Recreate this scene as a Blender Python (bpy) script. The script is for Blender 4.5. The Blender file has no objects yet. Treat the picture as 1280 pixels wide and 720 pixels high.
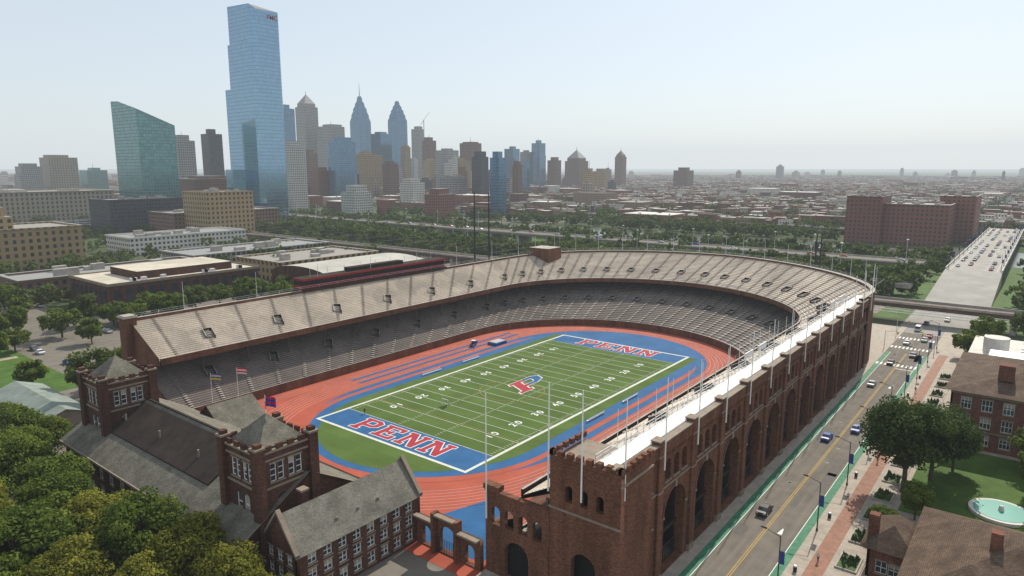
import bpy, bmesh, math, random
import numpy as np
from mathutils import Vector, Matrix
random.seed(7); rng=np.random.default_rng(7)
R=math.radians
col=bpy.context.scene.collection
# ---------------------------------------------------------------- materials
def mat(name,c,rough=.8,metal=0,noise=0,nscale=1.0,spec=.3,bump=0,c2=None,detail=4):
    m=bpy.data.materials.new(name); m.use_nodes=True
    nt=m.node_tree; b=nt.nodes['Principled BSDF']
    b.inputs['Base Color'].default_value=(*c,1); b.inputs['Roughness'].default_value=rough
    b.inputs['Metallic'].default_value=metal; b.inputs['Specular IOR Level'].default_value=spec
    if noise>0 or c2:
        g=nt.nodes.new('ShaderNodeNewGeometry')
        n=nt.nodes.new('ShaderNodeTexNoise'); n.inputs['Scale'].default_value=nscale; n.inputs['Detail'].default_value=detail
        n.inputs['Roughness'].default_value=.65
        nt.links.new(g.outputs['Position'],n.inputs['Vector'])
        r=nt.nodes.new('ShaderNodeValToRGB'); r.color_ramp.elements[0].position=.3; r.color_ramp.elements[1].position=.7
        a=[max(0,x*(1-noise)) for x in c]; d=[min(1,x*(1+noise)) for x in (c2 or c)]
        r.color_ramp.elements[0].color=(*a,1); r.color_ramp.elements[1].color=(*d,1)
        nt.links.new(n.outputs['Fac'],r.inputs['Fac']); nt.links.new(r.outputs['Color'],b.inputs['Base Color'])
    return m
class NB:
    def __init__(s,m): s.nt=m.node_tree; s.N=s.nt.nodes; s.L=s.nt.links
    def n(s,t,**k):
        x=s.N.new(t)
        for a,v in k.items(): setattr(x,a,v)
        return x
    def inp(s,sock,v):
        if isinstance(v,bpy.types.NodeSocket): s.L.new(v,sock)
        else: sock.default_value=v
    def math(s,op,a,b=0.0,c=0.0):
        x=s.n('ShaderNodeMath',operation=op); s.inp(x.inputs[0],a); s.inp(x.inputs[1],b); s.inp(x.inputs[2],c); return x.outputs[0]
    def mix(s,f,a,b):
        x=s.n('ShaderNodeMix',data_type='RGBA'); s.inp(x.inputs[0],f); s.inp(x.inputs[6],a); s.inp(x.inputs[7],b); return x.outputs[2]
    def noise(s,sc,vec=None,det=3):
        x=s.n('ShaderNodeTexNoise'); x.inputs['Scale'].default_value=sc; x.inputs['Detail'].default_value=det
        if vec: s.L.new(vec,x.inputs['Vector'])
        return x.outputs['Fac']
def facade(name,wall,glass,bay=3.2,fl=3.6,wf=.55,hf=.55,rough=.2,metal=.0,roof=(.25,.25,.24),gm=.0,nz=.15,gv=None):
    gv=gv or ((.55,1.35) if gm==0 else (.78,1.14))
    m=bpy.data.materials.new(name); m.use_nodes=True; q=NB(m); b=q.N['Principled BSDF']
    g=q.n('ShaderNodeNewGeometry'); sp=q.n('ShaderNodeSeparateXYZ'); q.L.new(g.outputs['Position'],sp.inputs[0])
    sn=q.n('ShaderNodeSeparateXYZ'); q.L.new(g.outputs['True Normal'],sn.inputs[0])
    gx=q.math('GREATER_THAN',q.math('ABSOLUTE',sn.outputs[0]),.6)
    up=q.math('GREATER_THAN',q.math('ABSOLUTE',sn.outputs[2]),.6)
    h=q.math('ADD',q.math('MULTIPLY',sp.outputs[0],q.math('SUBTRACT',1.0,gx)),q.math('MULTIPLY',sp.outputs[1],gx))
    hb=q.math('DIVIDE',h,bay); zb=q.math('DIVIDE',sp.outputs[2],fl)
    mk=q.math('MULTIPLY',q.math('LESS_THAN',q.math('FRACT',hb),wf),q.math('LESS_THAN',q.math('FRACT',zb),hf))
    cv=q.n('ShaderNodeCombineXYZ'); q.L.new(q.math('FLOOR',hb),cv.inputs[0]); q.L.new(q.math('FLOOR',zb),cv.inputs[1]); q.L.new(gx,cv.inputs[2])
    wn=q.n('ShaderNodeTexWhiteNoise'); q.L.new(cv.outputs[0],wn.inputs['Vector'])
    gl=q.mix(wn.outputs['Value'],(*[x*gv[0] for x in glass],1),(*[min(1,x*gv[1]) for x in glass],1))
    oi=q.n('ShaderNodeObjectInfo')
    nn=q.noise(.05,g.outputs['Position'])
    wv=q.math('MULTIPLY_ADD',q.math('ADD',nn,oi.outputs['Random']),nz*2,1-nz*2)
    wc=q.n('ShaderNodeVectorMath',operation='SCALE'); wc.inputs[0].default_value=wall; q.L.new(wv,wc.inputs['Scale'])
    c=q.mix(mk,wc.outputs[0],gl); c=q.mix(up,c,(*roof,1)); q.L.new(c,b.inputs['Base Color'])
    mu=q.math('MULTIPLY',mk,q.math('SUBTRACT',1.0,up))
    q.L.new(q.math('MULTIPLY_ADD',mu,rough-.8,.8),b.inputs['Roughness'])
    q.L.new(q.math('MULTIPLY',mu,gm),b.inputs['Metallic'])
    return m
def brickmat(name,c,mortar=(.14,.10,.08),var=.35):
    m=bpy.data.materials.new(name); m.use_nodes=True; q=NB(m); b=q.N['Principled BSDF']
    g=q.n('ShaderNodeNewGeometry'); sp=q.n('ShaderNodeSeparateXYZ'); q.L.new(g.outputs['Position'],sp.inputs[0])
    cv=q.n('ShaderNodeCombineXYZ'); q.L.new(q.math('ADD',sp.outputs[0],sp.outputs[1]),cv.inputs[0]); q.L.new(sp.outputs[2],cv.inputs[1])
    br=q.n('ShaderNodeTexBrick'); q.L.new(cv.outputs[0],br.inputs['Vector']); br.inputs['Scale'].default_value=1.6
    br.inputs['Mortar Size'].default_value=.012; br.inputs['Color1'].default_value=(*[x*(1-var) for x in c],1)
    br.inputs['Color2'].default_value=(*[x*(1+var) for x in c],1); br.inputs['Mortar'].default_value=(*mortar,1)
    mp=q.n('ShaderNodeMapping'); mp.inputs['Scale'].default_value=(1,1,.22); q.L.new(g.outputs['Position'],mp.inputs[0])
    n1=q.noise(.45,mp.outputs[0],6)
    v=q.n('ShaderNodeVectorMath',operation='SCALE'); q.L.new(br.outputs['Color'],v.inputs[0]); q.L.new(q.math('MULTIPLY_ADD',n1,1.5,.25),v.inputs['Scale'])
    q.L.new(v.outputs[0],b.inputs['Base Color']); b.inputs['Roughness'].default_value=.9; b.inputs['Specular IOR Level'].default_value=.15
    return m
BRICK=brickmat('stadium_brick',(.145,.062,.036)); BRICK2=brickmat('hall_brick',(.082,.036,.025)); BRICKR=brickmat('red_brick',(.15,.06,.04))
STONE=mat('limestone',(.24,.19,.145),noise=.2,nscale=.6); CONC=mat('concrete',(.36,.33,.29),noise=.22,nscale=.3)
CONCL=mat('light_concrete',(.58,.55,.50),noise=.15,nscale=.25); DARK=mat('painted_opening_shade',(.012,.011,.01))  # DARK: faces painted near-black as the shade inside openings
WHITE=mat('white_paint',(.74,.74,.71),noise=.05,nscale=.5); BLACKM=mat('dark_metal',(.03,.03,.033),rough=.5)
STEEL=mat('galvanised_steel',(.6,.6,.6),rough=.5,metal=.2); GLASSD=mat('window_glass',(.03,.04,.05),rough=.08,spec=.6)
SHADEM=mat('painted_interior_shade',(.03,.02,.016),noise=.2)  # near-black colour carries the shade of arcade interior and deck undersides
def slatemat(name,c):
    m=bpy.data.materials.new(name); m.use_nodes=True; q=NB(m); b=q.N['Principled BSDF']
    g=q.n('ShaderNodeNewGeometry'); sp=q.n('ShaderNodeSeparateXYZ'); q.L.new(g.outputs['Position'],sp.inputs[0])
    cv=q.n('ShaderNodeCombineXYZ'); q.L.new(q.math('ADD',sp.outputs[0],sp.outputs[1]),cv.inputs[0]); q.L.new(q.math('MULTIPLY',sp.outputs[2],1.5),cv.inputs[1])
    br=q.n('ShaderNodeTexBrick'); q.L.new(cv.outputs[0],br.inputs['Vector']); br.inputs['Scale'].default_value=1.5
    br.inputs['Mortar Size'].default_value=.02; br.inputs['Color1'].default_value=(*[x*.78 for x in c],1); br.inputs['Color2'].default_value=(*[x*1.22 for x in c],1)
    br.inputs['Mortar'].default_value=(*[x*.5 for x in c],1)
    n1=q.noise(.4,g.outputs['Position'],6); v=q.n('ShaderNodeVectorMath',operation='SCALE'); q.L.new(br.outputs['Color'],v.inputs[0])
    q.L.new(q.math('MULTIPLY_ADD',n1,1.4,.3),v.inputs['Scale']); q.L.new(v.outputs[0],b.inputs['Base Color']); b.inputs['Roughness'].default_value=.9; b.inputs['Specular IOR Level'].default_value=.12
    return m
SLATE=slatemat('slate_roof',(.165,.152,.122)); TILE=slatemat('brown_tile_roof',(.115,.078,.056))
DKROOF=mat('dark_membrane',(.045,.034,.029),noise=.3,nscale=.3,spec=.1,rough=.95)
# ---------------------------------------------------------------- mesh builder
class MB:
    def __init__(s): s.v=[];s.f=[];s.m=[]
    def face(s,p,mi=0):
        k=len(s.v); s.v+= [tuple(q) for q in p]; s.f.append(tuple(range(k,k+len(p)))); s.m.append(mi)
    def box(s,x0,x1,y0,y1,z0,z1,mi=0,top=None):
        a=[(x0,y0,z0),(x1,y0,z0),(x1,y1,z0),(x0,y1,z0),(x0,y0,z1),(x1,y0,z1),(x1,y1,z1),(x0,y1,z1)]
        for i,q in enumerate([(3,2,1,0),(4,5,6,7),(0,1,5,4),(1,2,6,5),(2,3,7,6),(3,0,4,7)]):
            s.face([a[j] for j in q],top if (i==1 and top is not None) else mi)
    def cyl(s,x,y,z0,z1,r0,r1=None,n=8,mi=0):
        r1=r0 if r1 is None else r1
        a=[(x+r0*math.cos(i*2*math.pi/n),y+r0*math.sin(i*2*math.pi/n),z0) for i in range(n)]
        b=[(x+r1*math.cos(i*2*math.pi/n),y+r1*math.sin(i*2*math.pi/n),z1) for i in range(n)]
        for i in range(n): j=(i+1)%n; s.face([a[i],a[j],b[j],b[i]],mi)
        s.face(b,mi)
    def tube(s,p,q,r0,r1,n=6,mi=0):
        p=Vector(p);q=Vector(q);d=(q-p).normalized(); u=d.orthogonal().normalized(); w=d.cross(u)
        a=[p+(u*math.cos(i*2*math.pi/n)+w*math.sin(i*2*math.pi/n))*r0 for i in range(n)]
        b=[q+(u*math.cos(i*2*math.pi/n)+w*math.sin(i*2*math.pi/n))*r1 for i in range(n)]
        for i in range(n): j=(i+1)%n; s.face([a[i],a[j],b[j],b[i]],mi)
        s.face(b,mi)
    def strip(s,A,B,mi=0):
        for i in range(len(A)-1): s.face([A[i],A[i+1],B[i+1],B[i]],mi)
    def fbox(s,F,u0,u1,z0,z1,d0,d1,mi=0):
        a=[F(u0,z0,d0),F(u1,z0,d0),F(u1,z0,d1),F(u0,z0,d1),F(u0,z1,d0),F(u1,z1,d0),F(u1,z1,d1),F(u0,z1,d1)]
        for q in [(3,2,1,0),(4,5,6,7),(0,1,5,4),(1,2,6,5),(2,3,7,6),(3,0,4,7)]: s.face([a[j] for j in q],mi)
    def gable(s,x0,x1,y0,y1,z0,z1,axis='y',mi=0,wm=1,ov=.5):
        if axis=='y':
            c=(x0+x1)/2; k=(z1-z0)/(c-x0); zl=z0-ov*k
            s.face([(x0-ov,y0-ov,zl),(x0-ov,y1+ov,zl),(c,y1+ov,z1),(c,y0-ov,z1)],mi); s.face([(x1+ov,y1+ov,zl),(x1+ov,y0-ov,zl),(c,y0-ov,z1),(c,y1+ov,z1)],mi)
            for y in (y0,y1): s.face([(x0,y,z0-.05),(x1,y,z0-.05),(c,y,z1-.1)],wm)
        else:
            c=(y0+y1)/2; k=(z1-z0)/(c-y0); zl=z0-ov*k
            s.face([(x0-ov,y0-ov,zl),(x1+ov,y0-ov,zl),(x1+ov,c,z1),(x0-ov,c,z1)],mi); s.face([(x1+ov,y1+ov,zl),(x0-ov,y1+ov,zl),(x0-ov,c,z1),(x1+ov,c,z1)],mi)
            for x in (x0,x1): s.face([(x,y0,z0-.05),(x,y1,z0-.05),(x,c,z1-.1)],wm)
    def hip(s,x0,x1,y0,y1,z0,z1,mi=0,ov=.8):
        x0-=ov;x1+=ov;y0-=ov;y1+=ov
        if x1-x0>y1-y0:
            h=(y1-y0)/2; c=(y0+y1)/2; a=(x0+h,c,z1); b=(x1-h,c,z1)
            s.face([(x0,y0,z0),(x1,y0,z0),b,a],mi);s.face([(x1,y1,z0),(x0,y1,z0),a,b],mi);s.face([(x1,y0,z0),(x1,y1,z0),b],mi);s.face([(x0,y1,z0),(x0,y0,z0),a],mi)
        else:
            h=(x1-x0)/2; c=(x0+x1)/2; a=(c,y0+h,z1); b=(c,y1-h,z1)
            s.face([(x1,y0,z0),(x1,y1,z0),b,a],mi);s.face([(x0,y1,z0),(x0,y0,z0),a,b],mi);s.face([(x0,y0,z0),(x1,y0,z0),a],mi);s.face([(x1,y1,z0),(x0,y1,z0),b],mi)
        s.face([(x0,y0,z0-.02),(x0,y1,z0-.02),(x1,y1,z0-.02),(x1,y0,z0-.02)],mi)
    def obj(s,name,mats,parent=None,loc=None,rz=0,smooth=False):
        me=bpy.data.meshes.new(name); me.from_pydata(s.v,[],s.f)
        for m in mats: me.materials.append(m)
        me.polygons.foreach_set('material_index',s.m)
        if smooth: me.polygons.foreach_set('use_smooth',[True]*len(s.f))
        me.update(); o=bpy.data.objects.new(name,me); col.objects.link(o)
        if parent: o.parent=parent
        if loc: o.location=loc
        o.rotation_euler[2]=rz
        return o
def empty(name,loc=(0,0,0)):
    e=bpy.data.objects.new(name,None); e.location=loc; col.objects.link(e); return e
def wframe(p0,p1):
    p0=Vector((*p0,0)) ;p1=Vector((*p1,0)); u=(p1-p0).normalized(); n=u.cross(Vector((0,0,1)))
    return (lambda a,z,d:tuple(p0+u*a+n*d+Vector((0,0,z)))),u,n,(p1-p0).length,p0
def arch(c,w,z0,z1,n=8):
    r=w/2; pts=[(c-r,z0),(c+r,z0)]
    pts+=[(c+r*math.cos(math.pi*i/n),z1-r+r*math.sin(math.pi*i/n)) for i in range(n+1)]
    return pts
def rect(c,w,z0,z1): return [(c-w/2,z0),(c+w/2,z0),(c+w/2,z1),(c-w/2,z1)]
def panel(name,p0,p1,outline,holes,th,m,parent):
    cu=bpy.data.curves.new(name,'CURVE'); cu.dimensions='2D'; cu.fill_mode='BOTH'; cu.extrude=th/2
    for poly in [outline]+holes:
        sp=cu.splines.new('POLY'); sp.points.add(len(poly)-1)
        for i,p in enumerate(poly): sp.points[i].co=(p[0],p[1],0,1)
        sp.use_cyclic_u=True
    o=bpy.data.objects.new(name,cu); col.objects.link(o)
    dg=bpy.context.evaluated_depsgraph_get(); me=bpy.data.meshes.new_from_object(o.evaluated_get(dg))
    bpy.data.objects.remove(o); me.materials.clear(); me.materials.append(m)
    F,u,n,L,P=wframe(p0,p1)
    M=Matrix(((u.x,0,n.x,P.x-n.x*th/2),(u.y,0,n.y,P.y-n.y*th/2),(0,1,0,0),(0,0,0,1))); me.transform(M)
    o=bpy.data.objects.new(name,me); col.objects.link(o); o.parent=parent; return o
def wall(parent,p0,p1,z0,z1,wins,m,th=.4,name='wall',frame=WHITE,mull=(2,2),extra=None,glass=GLASSD,fw=.09):
    F,u,n,L,P=wframe(p0,p1)
    holes=[arch(c,w,a,b) if ar else rect(c,w,a,b) for c,w,a,b,ar in wins]
    panel(name,p0,p1,extra or [(0,z0),(L,z0),(L,z1),(0,z1)],holes,th,m,parent)
    if wins:
        g=MB()
        for c,w,a,b,ar in wins:
            g.face([F(c-w/2-.05,a-.05,-.27),F(c+w/2+.05,a-.05,-.27),F(c+w/2+.05,b+.05,-.27),F(c-w/2-.05,b+.05,-.27)],0)
            if random.random()<.4: bz=b-(b-a)*random.uniform(.25,.6); g.face([F(c-w/2+.1,bz,-.262),F(c+w/2-.1,bz,-.262),F(c+w/2-.1,b-.05,-.262),F(c-w/2+.1,b-.05,-.262)],3)
            if frame:
                g.fbox(F,c-w/2,c-w/2+fw,a,b,-.25,-.12,1); g.fbox(F,c+w/2-fw,c+w/2,a,b,-.25,-.12,1)
                g.fbox(F,c-w/2+fw,c+w/2-fw,a,a+fw,-.25,-.12,1)
                if not ar: g.fbox(F,c-w/2+fw,c+w/2-fw,b-fw,b,-.25,-.12,1)
                for i in range(1,mull[0]): x=c-w/2+w*i/mull[0]; g.fbox(F,x-.04,x+.04,a+fw,b-fw,-.24,-.13,1)
                for i in range(1,mull[1]): z=a+(b-a)*i/mull[1]; g.fbox(F,c-w/2+fw,c+w/2-fw,z-.04,z+.04,-.235,-.135,1)
                g.fbox(F,c-w/2-.15,c+w/2+.15,a-.22,a-.02,-.1,.12,2)
                if not ar: g.fbox(F,c-w/2-.15,c+w/2+.15,b+.02,b+.28,-.1,.05,2)
        g.obj('windows',[glass,frame or WHITE,STONE,CONC],parent)
def grid(L,n,w,rows,ar=False,m0=1.2):
    out=[]
    for i in range(n):
        c=m0+(L-2*m0)*(i+.5)/n
        for a,b in rows: out.append((c,w,a,b,ar))
    return out
def cam_xy(b,d):   # bearing tangent (thousandths) and distance -> site coordinates
    X=b*d/1000; return (-153.5+.617*X+.787*d, -114.1-.787*X+.617*d)
# ---------------------------------------------------------------- ground
def ground_mat():
    m=bpy.data.materials.new('ground_soil_city'); m.use_nodes=True; q=NB(m); b=q.N['Principled BSDF']
    g=q.n('ShaderNodeNewGeometry'); P=g.outputs['Position']
    v=q.n('ShaderNodeTexVoronoi',feature='F1'); v.inputs['Scale'].default_value=.03; q.L.new(P,v.inputs['Vector'])
    n=q.noise(.004,P,6); n2=q.noise(.05,P,5); n3=q.noise(.6,P,4)
    a=q.mix(n2,(.045,.07,.022,1),(.12,.115,.09,1))
    sv=q.n('ShaderNodeSeparateColor'); q.L.new(v.outputs['Color'],sv.inputs[0])
    a2=q.mix(q.math('GREATER_THAN',sv.outputs[0],.72),a,(.19,.17,.15,1))
    r=q.n('ShaderNodeMapRange'); r.inputs[1].default_value=.42; r.inputs[2].default_value=.6; q.L.new(n,r.inputs[0])
    c=q.mix(r.outputs[0],q.mix(n3,(.04,.068,.02,1),(.09,.11,.045,1)),a2)
    q.L.new(c,b.inputs['Base Color']); b.inputs['Roughness'].default_value=1; b.inputs['Specular IOR Level'].default_value=.05; return m
g=MB(); g.face([(-40000,-40000,-.06),(40000,-40000,-.06),(40000,40000,-.06),(-40000,40000,-.06)]); g.obj('ground',[ground_mat()])
def asphmat(name,c):
    m=bpy.data.materials.new(name); m.use_nodes=True; q=NB(m); b=q.N['Principled BSDF']; g=q.n('ShaderNodeNewGeometry'); P=g.outputs['Position']
    mp=q.n('ShaderNodeMapping'); mp.inputs['Scale'].default_value=(.04,1.0,1); q.L.new(P,mp.inputs[0]); s1=q.noise(.9,mp.outputs[0],4); s2=q.noise(.35,P,8); s3=q.noise(6,P,3)
    f=q.math('ADD',q.math('MULTIPLY',s1,.5),q.math('ADD',q.math('MULTIPLY',s2,.45),q.math('MULTIPLY',s3,.15)))
    v=q.n('ShaderNodeVectorMath',operation='SCALE'); v.inputs[0].default_value=c; q.L.new(q.math('MULTIPLY_ADD',f,1.5,.15),v.inputs['Scale']); q.L.new(v.outputs[0],b.inputs['Base Color']); b.inputs['Roughness'].default_value=.95; b.inputs['Specular IOR Level'].default_value=.15; return m
ASPH=asphmat('asphalt',(.175,.155,.13)); PAVE=mat('pavement_concrete',(.35,.30,.245),noise=.22,nscale=.5,detail=8)
GREENL=mat('green_lane_paint',(.055,.19,.11),noise=.35,nscale=.8,detail=8); YEL=mat('yellow_paint',(.45,.29,.06),noise=.2)
GRASS=mat('lawn_grass',(.065,.12,.022),noise=.35,nscale=.15,detail=8,spec=.1); BRPAV=mat('brick_paving',(.27,.135,.09),noise=.25,nscale=.7,detail=8)
def sheet(name,x0,x1,y0,y1,z,m,z2=None,parent=None):
    q=MB(); z2=z if z2 is None else z2; q.face([(x0,y0,z),(x1,y0,z2),(x1,y1,z2),(x0,y1,z)]); return q.obj(name,[m],parent)
sheet('campus_ground',-250,150,-260,-50,-.03,PAVE); sheet('stadium_apron_ground',-230,175,-50,200,-.03,mat('apron',(.17,.15,.125),noise=.35,nscale=.1,detail=8))
sheet('street_road',-250,215,-87.5,-75,.0,ASPH)
st=MB()
st.box(-250,150,-75,-72.9,-.02,.13,0); st.box(-250,150,-97,-87.5,-.02,.13,0)
st.obj('sidewalk_pavement',[PAVE])
q=MB()
def rct(mb,x0,x1,y0,y1,z,mi=0): mb.face([(x0,y0,z),(x1,y0,z),(x1,y1,z),(x0,y1,z)],mi)
rct(q,-250,105,-76.4,-75,.02,0); rct(q,-250,105,-87.45,-86.1,.02,0)
rct(q,-250,105,-76.52,-76.4,.021,1); rct(q,-250,105,-86.1,-85.98,.021,1)
for yy in (-81.3,-80.95): rct(q,-250,105,yy-.07,yy+.07,.02,2)
for xx in (86,112,128):
    for k in range(10): y=-86.2+k*1.2; rct(q,xx,xx+3,y-.3,y+.3,.024,1)
rct(q,83,83.5,-86,-81.4,.024,1)
for xx in (-40,20,60): q.face([(xx,-83.9,.022),(xx+2.2,-83.6,.022),(xx+2.2,-83.4,.022),(xx,-83.1,.022)],1)
q.obj('road_markings',[GREENL,WHITE,YEL])
q=MB()
for k in range(14):
    x=random.uniform(-90,100); y=random.choice([-85.6,-82.9,-80.6,-78.6]); rct(q,x,x+random.uniform(3,16),y,y+random.uniform(1,2.2),.008)
q.obj('road_patches',[mat('dark_asphalt_patch',(.10,.09,.08),noise=.2,nscale=1)])
q=MB()
for k in range(9): q.cyl(random.uniform(-80,100),random.choice([-84,-79,-82.5]),.0,.012,.4,n=14)
q.obj('manhole_covers',[BLACKM])
q=MB()
for k in range(75): 
    x=-95+k*2.6; rct(q,x,x+.05,-97,-92.7,.134); rct(q,x,x+.05,-90,-87.6,.134)
q.obj('pavement_joints',[mat('joint',(.14,.12,.1))])
sheet('side_street_road',115,127,-400,-87.5,.004,ASPH); sheet('plaza_brick_paving',-60,110,-92.6,-90,.135,BRPAV)
q=MB()
for i in range(16):
    x=-64+i*9.5; q.box(x,x+5,-96.6,-93.4,.13,.4,0); q.box(x+.25,x+4.75,-96.35,-93.65,.4,.44,1)
    for k in range(40):
        a_=random.uniform(x+.5,x+4.5); b_=random.uniform(-96.2,-93.8); h_=random.uniform(.3,1.0); t=random.uniform(0,3.1)
        q.face([(a_-.35*math.cos(t),b_-.35*math.sin(t),.45),(a_+.35*math.cos(t),b_+.35*math.sin(t),.45),(a_+.2,b_+.1,.45+h_)],1)
q.obj('planter_bed',[CONC,mat('planting',(.05,.085,.02),noise=.4,nscale=1.5)])
sheet('lawn_ground',-18,22,-120,-98,.02,GRASS)
# ---------------------------------------------------------------- stadium
stad=empty('football_stadium')
def path(b,s0,a,x0=-78,pr=1.0,ns=22,nc=56,br=None):
    br=br or b; P=[]
    for i in range(ns): P.append((x0+(s0-x0)*i/ns, b))
    for i in range(nc+1):
        f=-90+180*i/nc; c=max(0,math.cos(R(f))); s=math.sin(R(f)); p=pr if f>0 else 1
        bb=b if f<0 else br
        P.append((s0+a*c**p, -bb*math.copysign(abs(s)**p,s)))
    for i in range(1,ns+1): P.append((s0-(s0-x0)*i/ns,-br))
    return P
F0=path(50,35,47); B0=path(68,70,56,pr=1.08); F1=path(57,60,53,pr=1.08); B1=path(72,85,63.5,pr=1.22,br=71.7)
RIM=path(73,86,64,pr=1.22,br=73)
def lerp(A,B,f,z,lo=0,hi=None): return [(a[0]+(b[0]-a[0])*f,a[1]+(b[1]-a[1])*f,z) for a,b in zip(A,B)][lo:hi]
def benchmat(name,c):
    m=bpy.data.materials.new(name); m.use_nodes=True; q=NB(m); b=q.N['Principled BSDF']; g=q.n('ShaderNodeNewGeometry'); P=g.outputs['Position']
    s1=q.noise(.08,P,5); s2=q.noise(1.2,P,4); v1=q.n('ShaderNodeTexVoronoi'); v1.inputs['Scale'].default_value=.22; q.L.new(P,v1.inputs['Vector']); sc=q.n('ShaderNodeSeparateColor'); q.L.new(v1.outputs['Color'],sc.inputs[0])
    f=q.math('ADD',q.math('MULTIPLY',s1,.7),q.math('ADD',q.math('MULTIPLY',s2,.3),q.math('MULTIPLY',sc.outputs[0],.16)))
    v=q.n('ShaderNodeVectorMath',operation='SCALE'); v.inputs[0].default_value=c; q.L.new(q.math('MULTIPLY_ADD',f,1.2,.3),v.inputs['Scale']); q.L.new(v.outputs[0],b.inputs['Base Color']); b.inputs['Roughness'].default_value=.8; b.inputs['Specular IOR Level'].default_value=.2; return m
SEAT_L=benchmat('weathered_bleacher',(.235,.195,.175)); SEAT_U=benchmat('light_bleacher',(.60,.52,.43))  # upper deck seats coloured lighter than the lower deck seats
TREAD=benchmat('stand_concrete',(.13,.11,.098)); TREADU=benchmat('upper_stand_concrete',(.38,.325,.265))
def deck(name,F,B,z0,z1,N,ms):
    d=MB(); h=(z1-z0)/N
    for i in range(N):
        f=i/N; w=1/N; z=z0+h*i
        a=lerp(F,B,f,z); b=lerp(F,B,f+w*.45,z); c=lerp(F,B,f+w*.45,z+h*.6); e=lerp(F,B,f+w*.97,z+h*.6); g_=lerp(F,B,f+w,z+h)
        d.strip(a,b,1); d.strip(b,c,0); d.strip(c,e,0); d.strip(e,g_,1)
    return d.obj(name,ms,stad)
deck('lower_deck',F0,B0,2,10.8,24,[SEAT_L,TREAD]); deck('upper_deck',F1,B1,14.2,22.4,22,[SEAT_U,TREADU])
d=MB()
I0=path(49.7,35,46.7); d.strip(lerp(I0,I0,0,-.02),lerp(I0,I0,0,2.6),0); d.strip(lerp(I0,I0,0,2.6),lerp(F0,F0,0,2.6),1); d.strip(lerp(F0,F0,0,2.6),lerp(F0,F0,0,1.9),0)
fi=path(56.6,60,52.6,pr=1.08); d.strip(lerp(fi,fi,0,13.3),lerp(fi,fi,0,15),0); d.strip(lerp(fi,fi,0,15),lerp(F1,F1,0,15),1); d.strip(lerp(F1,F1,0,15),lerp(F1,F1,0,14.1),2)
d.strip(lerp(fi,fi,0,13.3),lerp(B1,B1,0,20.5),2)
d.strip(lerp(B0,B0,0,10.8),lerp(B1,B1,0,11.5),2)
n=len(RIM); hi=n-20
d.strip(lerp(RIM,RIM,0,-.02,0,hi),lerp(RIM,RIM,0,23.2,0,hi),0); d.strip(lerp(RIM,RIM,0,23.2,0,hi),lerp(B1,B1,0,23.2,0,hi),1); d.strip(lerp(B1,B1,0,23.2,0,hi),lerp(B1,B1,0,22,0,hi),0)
d.obj('brick_retaining_walls',[BRICK,CONC,SHADEM],stad)
a=MB()
def PT(F,B,i,f,z,off=0):
    i0=int(i); fr=i-i0; i1=min(i0+1,len(F)-1)
    fx=F[i0][0]*(1-fr)+F[i1][0]*fr; fy=F[i0][1]*(1-fr)+F[i1][1]*fr; bx=B[i0][0]*(1-fr)+B[i1][0]*fr; by=B[i0][1]*(1-fr)+B[i1][1]*fr
    return Vector((fx+(bx-fx)*f,fy+(by-fy)*f,z))
def loc_frame(F,B,i,f,z0,z1):
    p=PT(F,B,i,f,z0+(z1-z0)*f); q_=PT(F,B,i,1,z1); o=PT(F,B,i,0,z0); dr=(q_-o); dr.z=0; dr.normalize(); t=Vector((-dr.y,dr.x,0)); return p,dr,t
for (F,B,z0,z1,lift,mi,stepi,N) in ((F0,B0,2,10.8,.36,4,1.6,24),(F1,B1,14.2,22.4,.36,5,1.6,22)):
    i=.8
    while i<len(F)-1.2:
        for k in range(N):
            f0=k/N; f1=(k+1)/N; p,dr,t=loc_frame(F,B,i,f0,z0,z1); p2,_,_=loc_frame(F,B,i,f1,z0,z1); zz=p.z+lift
            A=p-t*.5;Bq=p+t*.5;C=p2+t*.5;D=p2-t*.5
            a.face([(A.x,A.y,zz),(Bq.x,Bq.y,zz),(C.x,C.y,zz),(D.x,D.y,zz)],mi)
        i+=stepi
    i=1.6+.8; c=0
    while i<len(F)-2:
        for f in ((.5,) if mi==4 else (.28,)):
            p,dr,t=loc_frame(F,B,i,f,z0,z1); L_=min(.2*(PT(F,B,i,1,0)-PT(F,B,i,0,0)).length,3.4); sl=(z1-z0)/(PT(F,B,i,1,0)-PT(F,B,i,0,0)).length
            zt=p.z+L_*sl+.7; zb=p.z+.45; W=1.1
            def V(u,v,z): w=p+t*u+dr*v; return (w.x,w.y,z)
            a.face([V(-W,0,zb),V(W,0,zb),V(W,L_,zb+.1+L_*sl*.25),V(-W,L_,zb+.1+L_*sl*.25)],3)
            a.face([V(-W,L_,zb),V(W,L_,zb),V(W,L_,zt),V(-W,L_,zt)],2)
            for s_ in (-1,1):
                u0=s_*W; u1=s_*(W+.2)
                a.face([V(u0,0,zb-.8),V(u0,L_,zb-.8),V(u0,L_,zt),V(u0,0,zb+.4)],3); a.face([V(u1,0,zb-.8),V(u1,L_,zb-.8),V(u1,L_,zt),V(u1,0,zb+.4)],3)
                a.face([V(u0,0,zb+.4),V(u1,0,zb+.4),V(u1,L_,zt),V(u0,L_,zt)],1); a.face([V(u0,0,zb-.8),V(u1,0,zb-.8),V(u1,0,zb+.4),V(u0,0,zb+.4)],3)
            a.face([V(-W-.2,L_,zt),V(W+.2,L_,zt),V(W+.2,L_+.3,zt),V(-W-.2,L_+.3,zt)],1)
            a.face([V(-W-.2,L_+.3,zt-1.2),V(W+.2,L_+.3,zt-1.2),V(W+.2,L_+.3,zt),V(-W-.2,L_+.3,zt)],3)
        i+=3.2; c+=1
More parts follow.
